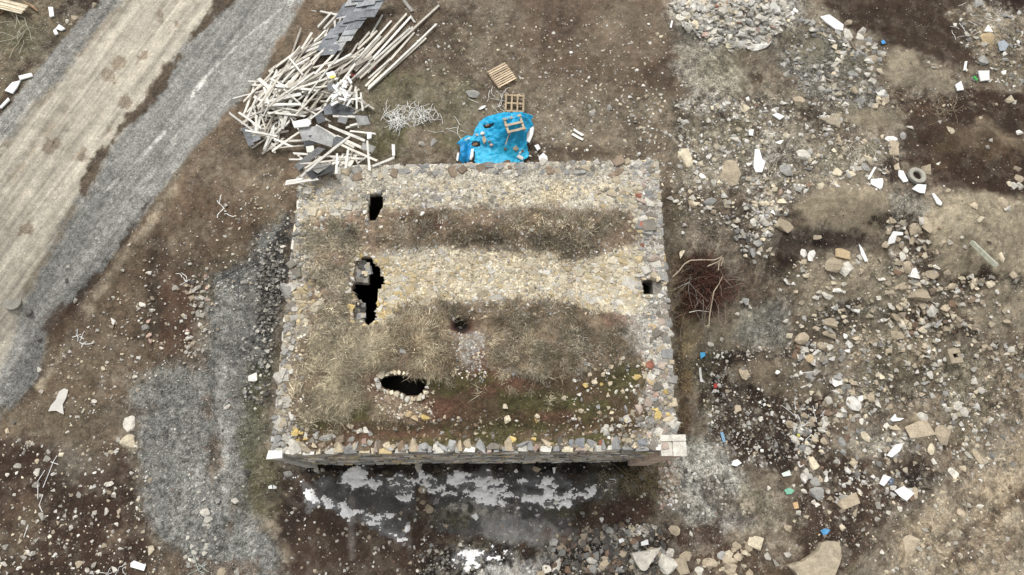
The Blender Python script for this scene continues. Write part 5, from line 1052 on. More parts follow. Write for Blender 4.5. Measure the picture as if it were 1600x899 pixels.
# charcoal roofing sheets
def sheet(pts, z, col, label, nm='roofing_sheet', cat='roofing sheet', mat='felt', th=.02, grp=None, zf=None, bend=.03):
    P = np.array([(ground_pt(a, b) if zf is None else zf(a, b)) for a, b in pts]); P = np.array([at_z(float(a), float(b), p[2]+z+1.75*float(sstep(238, 268, b))*(430 < a < 600)) for (a, b), p in zip(pts, P)])
    c = P.mean(0); bm = bmesh.new(); t = [bm.verts.new(tuple(p-c+np.array([0, 0, rng.normal(0, bend)]))) for p in P]; f = bm.faces.new(t)
    if f.normal.z < 0 or True:
        bm.normal_update()
        if f.normal.z < 0: f.normal_flip()
    r_ = bmesh.ops.extrude_face_region(bm, geom=[f]); bmesh.ops.translate(bm, verts=[v for v in r_['geom'] if isinstance(v, bmesh.types.BMVert)], vec=(0, 0, th))
    bmesh.ops.recalc_face_normals(bm, faces=bm.faces); bmesh.ops.triangulate(bm, faces=bm.faces)
    me = bpy.data.meshes.new(nm); bm.to_mesh(me); bm.free(); me.materials.append(M[mat]); o = bpy.data.objects.new(nm, me); COL.objects.link(o); o.location = c
    o.color = (*[float(q) for q in lin(col)*math.exp(rng.normal(0, .06))], 1); tag(o, label, cat, grp); return o
GS = 'charcoal roofing sheets on the timber pile'
# two interlocked banks of overlapping panels in the upper pile
rr = np.random.default_rng(3); nn = 0
for row in range(9):
    for colm in range(3):
        x0 = 745-row*56-colm*88+rr.normal(0, 12); y0 = -60+row*57-colm*14+rr.normal(0, 10)
        if colm == 2 and row > 3: continue
        if colm == 1 and row > 6 and rr.random() < .5: continue
        w0 = rr.uniform(105, 135); h0 = rr.uniform(80, 120)
        pts = [(x0, y0), (x0+w0, y0-rr.uniform(0, 26)), (x0+w0-h0*.62, y0+h0*.85), (x0-h0*.62, y0+h0+rr.uniform(-6, 10))]
        pts = [zz(*p) for p in pts]; nn += 1
        sheet(pts, .62-.035*row-.02*colm+.02*rr.random(), [(150, 153, 155), (132, 136, 140), (166, 167, 166), (112, 116, 121)][rr.integers(4)],
              label_at('grey overlapping roofing sheet', *pts[0]), grp=GS, bend=.022)
for pts, col, lb in [([(112, 600), (150, 595), (172, 680), (145, 685)], (92, 94, 98), 'dark sheet flap at the left tip of the timber pile'), ([(150, 640), (190, 630), (205, 655), (165, 672)], (110, 112, 114), 'small grey sheet beside the flap at the left tip of the pile'),
        ([(378, 605), (470, 590), (545, 640), (535, 690), (430, 660), (400, 665)], (150, 150, 148), 'wide light grey sheet across the lower part of the timber pile'), ([(400, 640), (440, 635), (472, 668), (405, 690)], (62, 64, 66), 'near black sheet corner on the lower timber pile'),
        ([(358, 775), (470, 690), (505, 698), (380, 798)], (104, 104, 104), 'narrow charcoal sheet slanting over the lower pile'), ([(415, 812), (535, 772), (548, 800), (440, 840)], (62, 62, 64), 'black rolled sheet at the foot of the pile by the wall'),
        ([(455, 545), (490, 530), (510, 570), (470, 580)], (88, 90, 94), 'small charcoal square in the middle of the timber pile'), ([(520, 490), (560, 480), (640, 510), (630, 545), (540, 535)], (74, 76, 80), 'dark bent sheet right of the middle of the pile'),
        ([(495, 500), (530, 495), (540, 535), (500, 540)], (100, 104, 110), 'blue grey sheet piece above the white foam in the pile'), ([(570, 545), (610, 555), (600, 582), (560, 570)], (128, 130, 130), 'light grey sheet piece under short planks'),
        ([(530, 650), (560, 640), (610, 650), (550, 700)], (92, 94, 96), 'charcoal sheet wedge under the crossed planks'), ([(640, 540), (700, 545), (715, 580), (660, 590)], (134, 134, 132), 'grey sheet at the right flank of the pile'),
        ([(680, 670), (742, 690), (725, 715), (670, 700)], (150, 148, 142), 'pale grey sheet at the lower right of the pile'), ([(430, 790), (500, 760), (540, 770), (470, 815)], (136, 134, 128), 'greyish sheet under the black rolled one'),
        ([(510, 395), (545, 390), (550, 420), (520, 425)], (110, 112, 114), 'small grey scrap of sheet below the yellow printed bag')]:
    sheet([z3(*p) for p in pts], .72, col, lb, grp=GS)
# white foam and bag in the pile
FO = (232, 232, 229)
def foam(pts, z, label, th=.06, zf=None, col=FO, nm='foam_piece', cat='foam', mat='foam', grp='white foam pieces'):
    return sheet(pts, z, col, label, nm, cat, mat, th, grp, zf, .01)
foam([z3(*p) for p in [(350, 575), (425, 558), (440, 580), (425, 595), (360, 602)]], .8, 'white foam sheet in the middle of the timber pile')
foam([z3(*p) for p in [(415, 690), (450, 685), (455, 715), (420, 718)]], .8, 'cream coloured square foam block low on the pile', col=(226, 222, 206))
foam([z3(*p) for p in [(700, 622), (722, 622), (720, 650), (702, 655)]], .8, 'white foam square atop an upright plank at the pile')
foam([z3(*p) for p in [(816, 680), (830, 680), (832, 732), (818, 732)]], .1, 'white upright strip just right of the pile foot')
bg_ = foam([z3(*p) for p in [(508, 345), (545, 338), (556, 360), (520, 372)]], .82, 'white bag with a yellow printed patch on the pile', nm='plastic_bag', cat='bag', grp='bags')
c = z3(538, 362); pt = sheet([z3(*p) for p in [(522, 358), (548, 352), (553, 362), (528, 370)]], .89, (226, 206, 40), 'yellow printed patch', 'printed_patch', None, 'plastic', .005, None, None, 0)
del pt['label']; pt.location = pt.location-bg_.location; pt.parent = bg_
for i in range(16):
    x, y = z3(rng.uniform(545, 620), rng.uniform(375, 490)); a = rng.uniform(0, 3.1); dx, dy = math.cos(a)*6, math.sin(a)*6
    foam([(x-dx-dy*.3, y-dy+dx*.3), (x+dx-dy*.3, y+dy+dx*.3), (x+dx+dy*.3, y+dy-dx*.3), (x-dx+dy*.3, y-dy-dx*.3)], .8+.02*i, label_at('white broken foam strip', x, y), grp='broken white foam strips on the pile')
for i, (x, y) in enumerate([(632, 355), (728, 318)]):
    P = ground_pt(*z3(x, y)); mb = MB(); Vh, Fh = ROCK[i]; mb.add(Vh*np.array([.28, .22, .1]), Fh, lin((176, 92, 84))); o = mb.build('plastic_scrap', M['stone']); o.location = P+np.array([0, 0, .05])
    tag(o, ['crumpled reddish scrap between pile and long planks', 'dull red scrap under the long planks'][i], 'scrap', 'red scraps')
# ------------------------------------------------------------ blue tarp
z8 = lambda x, y: (700+x/8.175, 160+y/8.175)
TP = [(320, 440), (330, 370), (400, 250), (520, 175), (700, 140), (850, 128), (950, 125), (1010, 150), (1085, 180), (1060, 230), (1092, 300), (1050, 330), (1000, 400), (1005, 560), (1030, 690), (960, 760), (935, 835), (880, 835), (800, 790), (350, 790),
      (330, 750), (345, 640), (290, 610), (262, 780), (190, 785), (130, 755), (150, 600), (155, 560), (105, 535), (190, 450), (260, 435)]
TPX = np.array([z8(*p) for p in TP])
def tarp_h(px, py):
    m = .75*np.exp(-(((px-800)/26)**2+((py-200)/24)**2)**1.3)+.10
    m = m+.30*np.exp(-(((px-722)/8)**2+((py-240)/16)**2)**2)
    fold = (np.abs(fbm(px*.9+py*.5, py-px*.3, 9, 3, 12))*.22+np.abs(fbm(px*.4-py, px*.8, 18, 2, 30))*.24)*(1-.6*sstep(226, 234, py)*sstep(738, 746, px)*sstep(800, 790, px))
    th = np.arctan2(py-196, px-806); rad = np.hypot(px-806, py-196)
    fold = fold+(1-np.abs(fbm(px*.5+py, py*.4-px*.7, 5, 2, 55))*3).clip(0, 1)**3*.05
    m = m+.07*np.sin(th*9+2*np.sin(rad/9))*sstep(6, 16, rad)*sstep(50, 25, rad)
    return m+fold*.6
tl = np.array([at_z(a, b, 3.8)[:2] for a, b in TPX]); lo, hi = tl.min(0)-.6, tl.max(0)+.6
tx, ty = np.meshgrid(np.arange(lo[0], hi[0], .032), np.arange(lo[1], hi[1], .032), indexing='ij'); tz0 = T(tx, ty)
qx, qy = proj(np.stack([tx, ty, tz0+.1], -1)); tz = tz0+.03+tarp_h(qx, qy)
qx2, qy2 = proj(np.stack([tx, ty, tz], -1))
sdT = poly_sd(qx2, qy2, TPX)+.8*fbm(qx2, qy2, 5, 2, 3)
HT = [[z8(*p) for p in [(290, 545), (330, 500), (390, 510), (412, 560), (370, 575), (310, 565)]], [z8(*p) for p in [(440, 292), (500, 300), (575, 275), (590, 290), (530, 335), (470, 345)]]]
for h in HT: sdT = np.maximum(sdT, -poly_sd(qx2, qy2, h))
kt = sdT[:-1, :-1] < 0; tid = np.arange(tx.size).reshape(tx.shape)
F = np.stack([tid[:-1, :-1], tid[1:, :-1], tid[1:, 1:], tid[:-1, 1:]], -1)[kt]; u, inv = np.unique(F.ravel(), return_inverse=True)
tc_ = np.broadcast_to(lin0((20, 158, 205)), tx.shape+(3,)).copy(); k = sstep(.1, .5, fbm(qx, qy, 16, 3, 40))[..., None]; tc_ = tc_*(1-k*.5)+lin0((62, 186, 216))*k*.5
lower = sstep(228, 236, qy)[..., None]*sstep(735, 745, qx)[..., None]; tc_ = tc_*(1-lower*.5)+lin0((48, 178, 210))*lower*.5
sw = (sstep(740, 732, qx)*sstep(222, 228, qy))[..., None]; tc_ = tc_*(1-sw*.6)+lin0((14, 122, 190))*sw*.6
V = np.stack([tx, ty, tz], -1).reshape(-1, 3)[u]; cT = V.mean(0)
o = mesh_np('blue_tarp', V-cT, inv.reshape(-1, 4), M['tarp'], tc_.reshape(-1, 3)[u], None, True); o.location = cT
md = o.modifiers.new('thickness', 'SOLIDIFY'); md.thickness = .015
tag(o, 'crumpled bright blue tarp spread over a mound against the far wall', 'tarp')
def tarp_pt(px, py):
    P = at_z(float(px), float(py), 3.9)
    for _ in range(6):
        z = Tf(P[0], P[1]); a, b = proj(np.array([P[0], P[1], z+.1])); z = z+.03+float(tarp_h(np.array([a]), np.array([b]))[0]); P = at_z(float(px), float(py), z)
    return P
for (x, y, w_, h_, c, lb) in [(462, 480, 52, 130, 'tan', 'long tan stone lying on the tarp mound edge'), (440, 400, 60, 50, 'pale', 'pale stone above the long stone on the tarp'), (370, 420, 50, 40, 'pale', 'flat pale stone at the left rim of the tarp'), (555, 548, 60, 50, 'pink', 'pinkish stone at the middle fold of the tarp'), (530, 512, 44, 30, 'brown', 'brown stone just above the pinkish one on the tarp'),
        (732, 598, 46, 36, 'brown', 'small brown stone in the dark blue fold'), (865, 592, 88, 74, 'tan', 'squarish tan brick on the right of the tarp'), (950, 625, 36, 34, 'brown', 'small brown stone near the right tarp edge'), (925, 648, 36, 30, 'pale', 'tiny pale stone near the right tarp edge'), (750, 800, 150, 100, 'brown', 'big brown boulder on the lower tarp edge'),
        (1050, 800, 110, 120, 'brown', 'brown boulder at the lower right corner of the tarp'), (280, 805, 110, 70, 'pink', 'pinkish boulder on the lower left tarp edge'), (1225, 790, 90, 90, 'tan', 'tan stone under the torn white foam right of the tarp'), (1050, 690, 44, 30, 'pale', 'small pale stone just outside the right tarp edge'), (510, 300, 80, 40, 'brown', 'brown clod showing through the tear of the tarp'), (345, 540, 90, 50, 'brown', 'brown clod in the lower tear of the tarp')]:
    a, b = z8(x, y); P = tarp_pt(a, b); s = float(mpp(P)); o = bpy.data.objects.new('loose_stone', ROCKME[int(rng.integers(24))]); COL.objects.link(o)
    o.scale = (w_/8.175*s, h_/8.175*s*1.1, min(w_, h_)/8.175*s*.6); o.location = P+np.array([0, 0, .04]); o.color = (*[float(q) for q in lin(CV[c])], 1); tag(o, lb, 'stone', 'stones weighing down the tarp')
def tz_pt(a, b): return tarp_pt(a, b)
for pts, lb, zf, dz in [([(875, 705), (905, 672), (965, 712), (950, 745)], 'white foam scrap on the lower right of the tarp', tz_pt, .03), ([(205, 490), (275, 458), (280, 470), (215, 498)], 'thin white foam sliver at the upper left of the tarp', tz_pt, .05), ([(275, 740), (300, 600), (328, 605), (322, 700), (300, 745)], 'white foam strip beside the upright blue flap', tz_pt, .03),
        ([(105, 745), (118, 650), (145, 655), (128, 760)], 'white foam strip left of the blue flap', None, .06), ([(1000, 500), (1010, 390), (1040, 300), (1095, 320), (1085, 420), (1040, 525)], 'white plastic sheet hanging at the right side of the tarp', None, .25), ([(1100, 560), (1150, 545), (1180, 600), (1140, 628)], 'white foam scrap right of the tarp', None, .05),
        ([(1155, 710), (1215, 655), (1265, 700), (1270, 750), (1165, 752)], 'torn white foam sheet at the wall corner right of the tarp', None, .15), ([(385, 100), (440, 55), (485, 50), (470, 80), (420, 100)], 'white leaf shaped scrap above the tarp', None, .03)]:
    foam([z8(*p) for p in pts], dz, lb, zf=zf)
# ------------------------------------------------------------ pallets
WD = (206, 182, 148)
def pallet(corners, z, label, boards, rails, thick_r=.1, bwf=.62, zf=ground_pt, miss=(), up=True, col=WD):
    """corners in the photograph: a->b is the direction of the deck boards, a->d across them"""
    P = [zf(*c) for c in corners]; zc = np.mean([p[2] for p in P])+z; P = [at_z(float(c[0]), float(c[1]), zc) for c in corners]
    a, b, c, d = [np.array(p) for p in P]; o3 = (a+b+c+d)/4; u = ((b-a)+(c-d))/2; v = ((d-a)+(c-b))/2; Lu, Lv = np.linalg.norm(u), np.linalg.norm(v)
    yaw = math.atan2(u[1], u[0]); e = empty('wooden_pallet', o3, (0, 0, yaw)); tag(e, label, 'pallet', 'wooden pallets')
    vs = 1.0 if (u[0]*v[1]-u[1]*v[0]) > 0 else -1.0
    cl = lambda: tuple(float(q) for q in lin(col)*math.exp(rng.normal(0, .12)))+(1,)
    bw = Lv/boards*bwf
    for k in range(boards):
        if k in miss: continue
        y = -Lv/2+bw/2+(Lv-bw)*k/(boards-1); me = plank_mesh(Lu, bw, .025, 900+k); q = bpy.data.objects.new('deck_board', me); COL.objects.link(q); q.parent = e; q.location = (rng.normal(0, .01), y, .06); q.color = cl()
    for k in range(rails):
        x = -Lu/2+.05+(Lu-.1)*k/(rails-1); me = plank_mesh(Lv, .09, thick_r, 950+k); q = bpy.data.objects.new('bearer', me); COL.objects.link(q); q.parent = e; q.location = (x, 0, -.03); q.rotation_euler = (0, 0, math.pi/2); q.color = cl()
    return e
pallet([(762, 113), (790, 99), (806, 124), (779, 139)], .12, 'intact light brown pallet with close slats lying above the tarp', 9, 3, bwf=.62)
pallet([(789, 148), (789, 176), (818, 176), (820, 148)], .2, 'broken pallet with wide gaps above the tarp', 4, 3, bwf=.35, col=(178, 156, 122))
pallet([z8(690, 220), z8(920, 160), z8(1000, 350), z8(775, 400)], .3, 'open pallet frame lying on the blue tarp', 3, 2, bwf=.42, zf=tarp_pt, col=(186, 166, 136))
plank(*z8(735, 545), *z8(775, 420), 2.5, z=.5, col=(170, 160, 140), desc='thin stick', grp='loose boards lying alone')
for q, lb in [((896, 203, 911, 212), 'upper parallel white board'), ((894, 210, 911, 219), 'lower parallel white board')]:
    plank(*q, 5, col=(240, 238, 230), desc=lb, grp='short white boards')
# top left corner: stacked long timbers
for k in range(6):
    plank(-40, -12+k*3.2, 44-k*2, 14+k*2.2-4, 3.4, z=.3, col=[(214, 196, 160), (224, 212, 184)][k % 2], desc='long cream corner timber', grp='timbers in the top left corner')
plank(-6, 26, 12, 12, 2.4, col=(176, 140, 96)); 
for k in range(5): plank(36+k*3, 2+k*2, 52+k*2, 10+k*2, 2, z=.12, col=(150, 120, 90), desc='short brown offcut', grp='brown offcuts')
# ------------------------------------------------------------ tyre
P = ground_pt(1430, 277); s = float(mpp(P)); Ro, Ri = 14.6*s, 7.0*s
e = empty('tyre', P+np.array([0, 0, .08])); e.rotation_euler = (-.1, .06, 0); tag(e, 'dusty pale grey ring shaped tyre lying flat on dark earth', 'tyre')
def lathe(prof, n=48):
    V, F = [], []; m = len(prof)
    for i in range(n):
        a = 2*math.pi*i/n
        for r_, z in prof: V.append([r_*math.cos(a), r_*math.sin(a), z])
    for i in range(n):
        for j in range(m-1): F.append([i*m+j, ((i+1) % n)*m+j, ((i+1) % n)*m+j+1, i*m+j+1])
    return np.array(V), np.array(F)
Vq, Fq = lathe([(Ri, 0), (Ri*1.02, .085), (Ri*1.1, .11), ((Ro+Ri)/2, .125), (Ro*.93, .11)]); mb = MB(); mb.add(Vq, Fq, lin((158, 154, 140))); mb.build('sidewall', M['rubber'], e, True)
Vq, Fq = lathe([(Ro*.93, .11), (Ro*.99, .08), (Ro, .02), (Ro*.99, -.06), (Ro*.9, -.1)]); mb = MB(); mb.add(Vq, Fq, lin((128, 124, 114))); mb.build('tread', M['rubber'], e, True)
mb = MB(); th = np.linspace(0, 2*math.pi, 30, endpoint=False); Vd = np.array([[0, 0, -.02]]+[[Ri*.99*math.cos(t), Ri*.99*math.sin(t), -.02] for t in th]); Fd = np.array([[0, 1+i, 1+(i+1) % 30] for i in range(30)]); mb.add(Vd, Fd, lin((48, 36, 30))); mb.build('hole_disc', M['rubber'], e)  # plain dark brown disc closing the ring's hole
# round lid beside the road
P = ground_pt(20, 471); s = float(mpp(P)); mb = MB(); Vq, Fq = lathe([(0.001, .03), (11*s, .03), (11.6*s, .045), (13.2*s, .045), (13.8*s, .03), (14*s, -.03)]); mb.add(Vq, Fq, lin((142, 138, 126))); o = mb.build('round_lid', M['stone'], None); o.location = P; o.rotation_euler = (.1, -.02, 0); tag(o, 'dusty round lid lying flush in the gravel beside the road', 'lid')
# ------------------------------------------------------------ white foam, plastic and other litter
F_ = foam
for pts, lb in [([(1281, 27), (1295, 24), (1317, 40), (1316, 49), (1305, 47), (1290, 36)], 'large white foam slab by the dark rubble top right'), ([(1360, 281), (1378, 280), (1379, 286), (1377, 295), (1373, 296), (1360, 289)], 'white foam block left of the tyre'),
        ([(1403, 267), (1410, 268), (1418, 284), (1411, 286), (1403, 276)], 'white foam block leaning against the tyre on its left'), ([(1424, 296), (1432, 289), (1446, 290), (1444, 303), (1436, 302)], 'white foam block just below the tyre'), ([(1455, 303), (1459, 303), (1471, 318), (1469, 322), (1463, 319)], 'white foam plate standing on edge right of the tyre'),
        ([(1355, 280), (1365, 262), (1368, 263), (1357, 282)], 'thin white foam stick left of the tyre'), ([(1397, 767), (1411, 760), (1427, 771), (1422, 777), (1416, 783), (1405, 776)], 'white foam slab beside a tan stone in dark earth'), ([(1527, 112), (1544, 112), (1545, 126), (1531, 128)], 'white foam square next to the green scrap'),
        ([(1491, 134), (1500, 128), (1505, 141), (1495, 143)], 'white foam lump left of the green scrap'), ([(1537, 50), (1543, 40), (1550, 51)], 'white foam triangle on the straw coloured clump'), ([(1179, 234), (1186, 234), (1190, 250), (1195, 254), (1190, 270), (1180, 270), (1177, 262)], 'tall white torn foam sheet on the rubble'),
        ([(1395, 362), (1410, 364), (1410, 368), (1400, 369), (1397, 380), (1386, 383), (1388, 374)], 'white foam angle wrapped round a tan stone'), ([(1341, 382), (1347, 389), (1355, 408), (1351, 410), (1345, 398)], 'narrow white foam sliver in the pale mound'), ([(88, 46), (93, 39), (103, 46), (96, 49)], 'bright white foam scrap by the far road edge'),
        ([(84, 50), (88, 46), (92, 54), (87, 56)], 'small foam lump below the bright one by the far road edge'), ([(9, 143), (20, 130), (33, 127), (28, 138), (20, 147)], 'white foam slab on the far road verge'), ([(30, 120), (50, 115), (52, 120), (32, 126)], 'narrow pale foam board on the far road verge'), ([(0, 168), (14, 154), (16, 157), (3, 171)], 'white strip at the left edge of the road verge'),
        ([(77, 13), (83, 12), (85, 26), (79, 28)], 'upright white scrap above the far verge'), ([(736, 806), (744, 802), (748, 809), (744, 814)], 'small white block on the grey ice'), ([(863, 731), (868, 731), (867, 739), (865, 741)], 'tiny white wedge under the front wall'), ([(1001, 847), (1012, 843), (1013, 851), (1002, 853)], 'white foam chunk above the triangular slab'),
        ([(966, 843), (973, 841), (975, 846), (968, 849)], 'small white foam chunk on dark rubble'), ([(1145, 720), (1152, 718), (1158, 724), (1150, 729), (1142, 727)], 'white crumpled scrap on the dark earth right of the pillar'), ([(1231, 21), (1239, 18), (1241, 23), (1234, 26)], 'white chip at the right edge of the stone heap'),
        ([(1385, 712), (1398, 695), (1410, 693), (1405, 705), (1392, 715)], 'whitish film scrap among the small stones'), ([(1373, 756), (1380, 742), (1391, 746), (1380, 760)], 'white film strip left of the dark pit'), ([(1390, 656), (1398, 647), (1400, 653), (1412, 654), (1405, 658), (1394, 659)], 'white forked scrap above the tan mound'),
        ([(1507, 97), (1510, 97), (1508, 110), (1505, 111)], 'thin white stick on the dark earth top right'), ([(420, 760), (425, 758), (426, 764), (420, 764)], 'left half of a pair of white flakes below the left pillar'), ([(427, 758), (433, 761), (432, 764), (427, 764)], 'right half of a pair of white flakes below the left pillar'),
        ([(205, 880), (210, 876), (229, 883), (226, 892), (205, 886)], 'cream foam block at the bottom left'), ([(1169, 204), (1177, 203), (1176, 213), (1170, 212)], 'white foam cube on the upper rubble'), ([(1206, 180), (1214, 178), (1225, 183), (1218, 188)], 'white forked foam piece on the upper rubble'), ([(1046, 44), (1049, 33), (1051, 34), (1049, 45)], 'thin white strip left of the stone heap')]:
    F_(pts, .05, lb)
cl_ = F_([(93, 612), (101, 607), (107, 610), (104, 622), (98, 632), (100, 648), (88, 642), (76, 643), (80, 634), (88, 625)], .06, 'white torn cloth lying in a tall triangle on the earth', th=.03, nm='torn_cloth', cat='cloth', grp='cloth scraps', col=(206, 202, 192))
for pts, col, lb, nm in [([(1225, 766), (1233, 762), (1241, 767), (1236, 772), (1229, 773)], (110, 176, 146), 'pale green plastic scrap on dark earth', 0), ([(1094, 551), (1101, 551), (1102, 556), (1095, 561)], (40, 165, 220), 'bright blue plastic scrap right of the ruin', 0), ([(1115, 600), (1120, 599), (1121, 605), (1116, 608)], (190, 60, 40), 'red plastic scrap on dark earth', 0),
        ([(1281, 829), (1290, 826), (1297, 828), (1292, 835), (1286, 836)], (60, 140, 190), 'crumpled blue film above the great slab', 0), ([(1519, 121), (1523, 119), (1528, 125), (1525, 127)], (30, 180, 70), 'vivid green scrap beside the white foam square', 0), ([(1376, 66), (1380, 63), (1384, 68), (1378, 70)], (40, 150, 220), 'tiny blue scrap at the rubble edge top right', 0),
        ([(1238, 786), (1246, 784), (1248, 794), (1241, 796)], (198, 160, 110), 'orange tan tile on dark earth', 0), ([(1221, 740), (1233, 735), (1236, 743), (1224, 745)], (206, 214, 206), 'whitish green film above the green scrap', 0), ([(1125, 676), (1130, 675), (1134, 690), (1129, 692)], (120, 160, 190), 'pale blue film strip on dark earth', 0),
        ([(1245, 678), (1250, 679), (1249, 683), (1245, 682)], (200, 190, 60), 'tiny yellow scrap beside a grey stone', 0), ([(1558, 66), (1570, 62), (1576, 70), (1570, 80), (1562, 80)], (150, 158, 164), 'blue grey crumpled sheet top right', 0), ([(1388, 748), (1396, 748), (1396, 756), (1390, 758)], (90, 108, 130), 'slate blue scrap left of the dark pit', 0),
        ([(1092, 575), (1095, 574), (1097, 592), (1101, 598), (1094, 597)], (214, 212, 206), 'long white film scrap beside the right wall', 0)]:
    sheet(pts, .05, col, lb, 'plastic_scrap', 'scrap', 'plastic', .02, 'coloured plastic scraps', None, .02)
# pale post lying on the right mound
plank(1519, 379, 1555, 414, 8, z=.08, col=(176, 178, 158), th=.16, desc='pale greenish broken post', grp='posts', nm='broken_post', cat='post')
plank(1328, 64, 1338, 80, 4, z=.1, col=(120, 104, 86), desc='short brown board', grp='loose boards lying alone')
# ------------------------------------------------------------ twigs, branches, wire
def wander(px, py, n, stp, a, sd0, z, zv=.03, zf=ground_pt):
    P = zf(px, py).copy(); pts = [P+np.array([0, 0, z])]
    for i in range(n): a += rng.normal(0, sd0); q = pts[-1]+np.array([math.cos(a)*stp, math.sin(a)*stp, rng.normal(0, zv)]); q[2] = max(q[2], Tf(q[0], q[1])+.02); pts.append(q)
    return pts
mb = MB(); RT = [(86, 54, 46), (100, 66, 54), (74, 50, 42), (126, 84, 66), (60, 40, 34)]
for i in range(850):
    a = rng.uniform(0, 6.28); rad = math.sqrt(rng.random())*(.75+.35*math.sin(3*a+1)+.12*math.sin(7*a)); x = 1100+44*rad*math.cos(a); y = 447+50*rad*math.sin(a)
    if (x-1098)**2/160+(y-452)**2/120 < 1 and rng.random() < .7: continue
    mb.tube(wander(x, y, 4, rng.uniform(.06, .16), rng.uniform(0, 6.28), .35, rng.uniform(.03, .4), .05), rng.uniform(.004, .009), lin(RT[rng.integers(5)]), 3)
for i in range(60):
    x, y = rng.uniform(1060, 1135), rng.uniform(420, 500); mb.tube(wander(x, y, 6, rng.uniform(.12, .22), rng.uniform(0, 6.28), .2, rng.uniform(.1, .4), .04), rng.uniform(.006, .011), lin((134, 116, 100)), 3)
tag(mb.build('twig_heap', M['twig']), 'heap of reddish brown dead twigs against the right wall', 'brush')
bz = lambda x, y: (980+x/5.617, 370+y/5.617)
def branch(lines, r0, label, col=(196, 178, 150), z=.45):
    mb = MB()
    for k, ln in enumerate(lines):
        P = [ground_pt(*bz(*p)) for p in ln]; P = np.array([at_z(*[float(v) for v in bz(*p)], q[2]+z) for p, q in zip(ln, P)]); P = P+rng.normal(0, .01, P.shape)
        t = np.linspace(0, len(P)-1, len(P)*3); P = np.stack([np.interp(t, np.arange(len(P)), P[:, i]) for i in range(3)], 1)
        mb.tube(P, np.linspace(r0, r0*.5, len(P))*(1 if k == 0 else .7), lin(col), 5)
    tag(mb.build('bare_branch', M['twig']), label, 'branch', 'bare branches on the twig heap')
branch([[(400, 355), (460, 300), (500, 240), (560, 208), (660, 205), (760, 205), (830, 175)], [(700, 260), (790, 220), (850, 180)], [(800, 295), (810, 220), (832, 160)], [(825, 255), (845, 190)]], .03, 'long pale forked branch arching over the top of the twig heap')
branch([[(720, 790), (725, 680), (745, 540), (760, 480), (800, 420), (835, 350)], [(720, 780), (680, 785)], [(715, 770), (705, 805)]], .032, 'pale branch standing up the right side of the twig heap')
branch([[(540, 664), (620, 650), (720, 657)]], .02, 'short level stick at the bottom of the twig heap', (206, 200, 186))
branch([[(545, 400), (480, 430), (400, 470)], [(545, 400), (600, 470), (620, 610)], [(545, 400), (540, 480), (570, 620)], [(545, 400), (548, 330)], [(540, 400), (430, 500)]], .016, 'grey twigs radiating from one stem in the heap', (150, 146, 136), .5)
branch([[(665, 560), (668, 660), (655, 740)]], .018, 'thin grey stick upright at the foot of the heap', (150, 140, 126))
branch([[(105, 378), (200, 395), (300, 440)], [(120, 390), (230, 410), (320, 470)], [(125, 400), (210, 440), (280, 480)], [(200, 395), (290, 405), (370, 430)]], .012, 'dark twigs sticking out of the square niche', (60, 54, 46), 5.5)
def wires(n, zone_, stp, label, nm='wire_tangle', col=(240, 240, 236), r=.013, sd0=.5, k=9, cat='wire', extra_=(), kind=None):
    mb = MB()
    for i in range(n):
        cx, cy, r1, r2 = zone_[rng.integers(len(zone_))]; mb.tube(wander(cx+rng.normal(0, r1), cy+rng.normal(0, r2), k, stp*rng.uniform(.6, 1.4), rng.uniform(0, 6.28), sd0, rng.uniform(.02, .22), .03), r, lin(col), 4)
    for ln in extra_:
        P = np.array([ground_pt(*p) for p in ln])+np.array([0, 0, .04]); mb.tube(P, r, lin(col), 4)
    tag(mb.build(nm, M['twig']), label, cat, 'wire and strip tangles', kind)
wires(150, [(618, 184, 6, 5), (622, 194, 6, 3), (658, 178, 12, 4), (640, 182, 14, 5)], .085, 'tangle of white wire strips between timber pile and tarp', r=.008, sd0=.3, k=5, extra_=[[(610, 165), (600, 178), (595, 190)], [(640, 200), (655, 195), (668, 188), (690, 188)], [(668, 205), (680, 208), (694, 206)], [(618, 165), (640, 168), (660, 172)]])
wires(9, [(775, 155, 8, 9)], .1, 'thin white wires left of the broken pallet', r=.008, sd0=.3, k=6, extra_=[[(775, 143), (786, 150), (779, 168)], [(732, 155), (748, 162)]])
wires(6, [(717, 205, 5, 6)], .09, 'loose white strips left of the tarp', r=.01, sd0=.2, k=4)
wires(0, [(60, 770, 4, 4)], .2, 'long pale cords lying on the dark earth lower left', r=.013, sd0=.3, k=5, extra_=[[(90, 712), (84, 722), (79, 735), (68, 762)], [(71, 735), (60, 752), (60, 780)], [(68, 773), (62, 790), (67, 800)], [(80, 722), (92, 726)], [(45, 820), (38, 840)]])
wires(3, [(308, 885, 6, 5)], .09, 'pale greenish cord at the bottom of the grey track', r=.012, sd0=.3, k=6, col=(176, 190, 180), extra_=[[(298, 856), (304, 872), (311, 892), (320, 896)]])
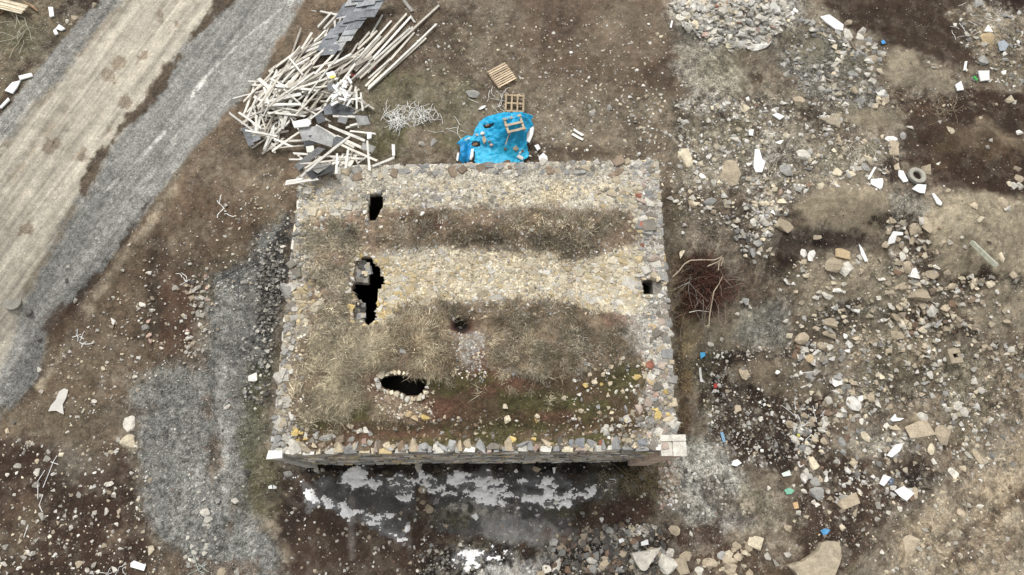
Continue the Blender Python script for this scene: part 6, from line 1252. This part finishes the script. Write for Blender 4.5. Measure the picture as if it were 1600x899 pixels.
wires(4, [(185, 885, 8, 4)], .1, 'thin looped wires among stones at the bottom left', r=.008, sd0=.7, k=7)
wires(14, [(30, 55, 14, 12)], .2, 'pale dry stalks and strips on the far road verge', r=.009, sd0=.2, k=5, col=(196, 190, 170))
wires(7, [(130, 535, 4, 7)], .09, 'small white shredded plastic below the road bank', r=.016, sd0=.4, k=4)
wires(5, [(288, 440, 5, 6)], .09, 'white shredded plastic left of the small stone cluster', r=.014, sd0=.4, k=4)
wires(4, [(351, 326, 3, 6)], .09, 'curled white strip on the brown bank', r=.016, sd0=.3, k=4)
wires(26, [(1220, 240, 30, 20), (1330, 245, 25, 10)], .16, 'pale splinters and strips in the upper right rubble', r=.009, sd0=.2, k=4, col=(196, 186, 164), nm='splinters', cat='splinters', kind='stuff')
wires(12, [(1540, 20, 20, 8), (1500, 50, 12, 8)], .14, 'pale strips in the earth at the top right', r=.008, sd0=.2, k=3, nm='splinters', cat='splinters', kind='stuff')
wires(8, [(1255, 660, 20, 30)], .15, 'white wire bits among stones right of the dark earth', r=.01, sd0=.2, k=4, nm='wire_bits', kind='stuff')
wires(9, [(1435, 750, 6, 8)], .12, 'dark twisted roots in the black pit', nm='twisted_root', col=(60, 52, 46), r=.02, sd0=.5, k=5, cat='root')
wires(3, [(1503, 778, 4, 4)], .14, 'pale curled root on the dusty ground', nm='twisted_root', col=(170, 156, 132), r=.016, sd0=.5, k=6, cat='root')
wires(60, [(1010, 750, 18, 10)], .15, 'dry stalks spreading below the right corner pillar', nm='dry_stalks', col=(140, 122, 84), r=.006, sd0=.15, k=5, cat='stalks')
wires(30, [(1480, 173, 10, 6)], .12, 'thin dry roots on the upper right mound', nm='dry_stalks', col=(156, 140, 112), r=.006, sd0=.3, k=5, cat='stalks')
wires(4, [(372, 426, 16, 8)], .2, 'dark thin cable at the head of the grey track', col=(86, 88, 92), r=.014, sd0=.1, k=7, extra_=[[(323, 455), (345, 436), (372, 420), (400, 408)]])
print('objects', len(bpy.data.objects))
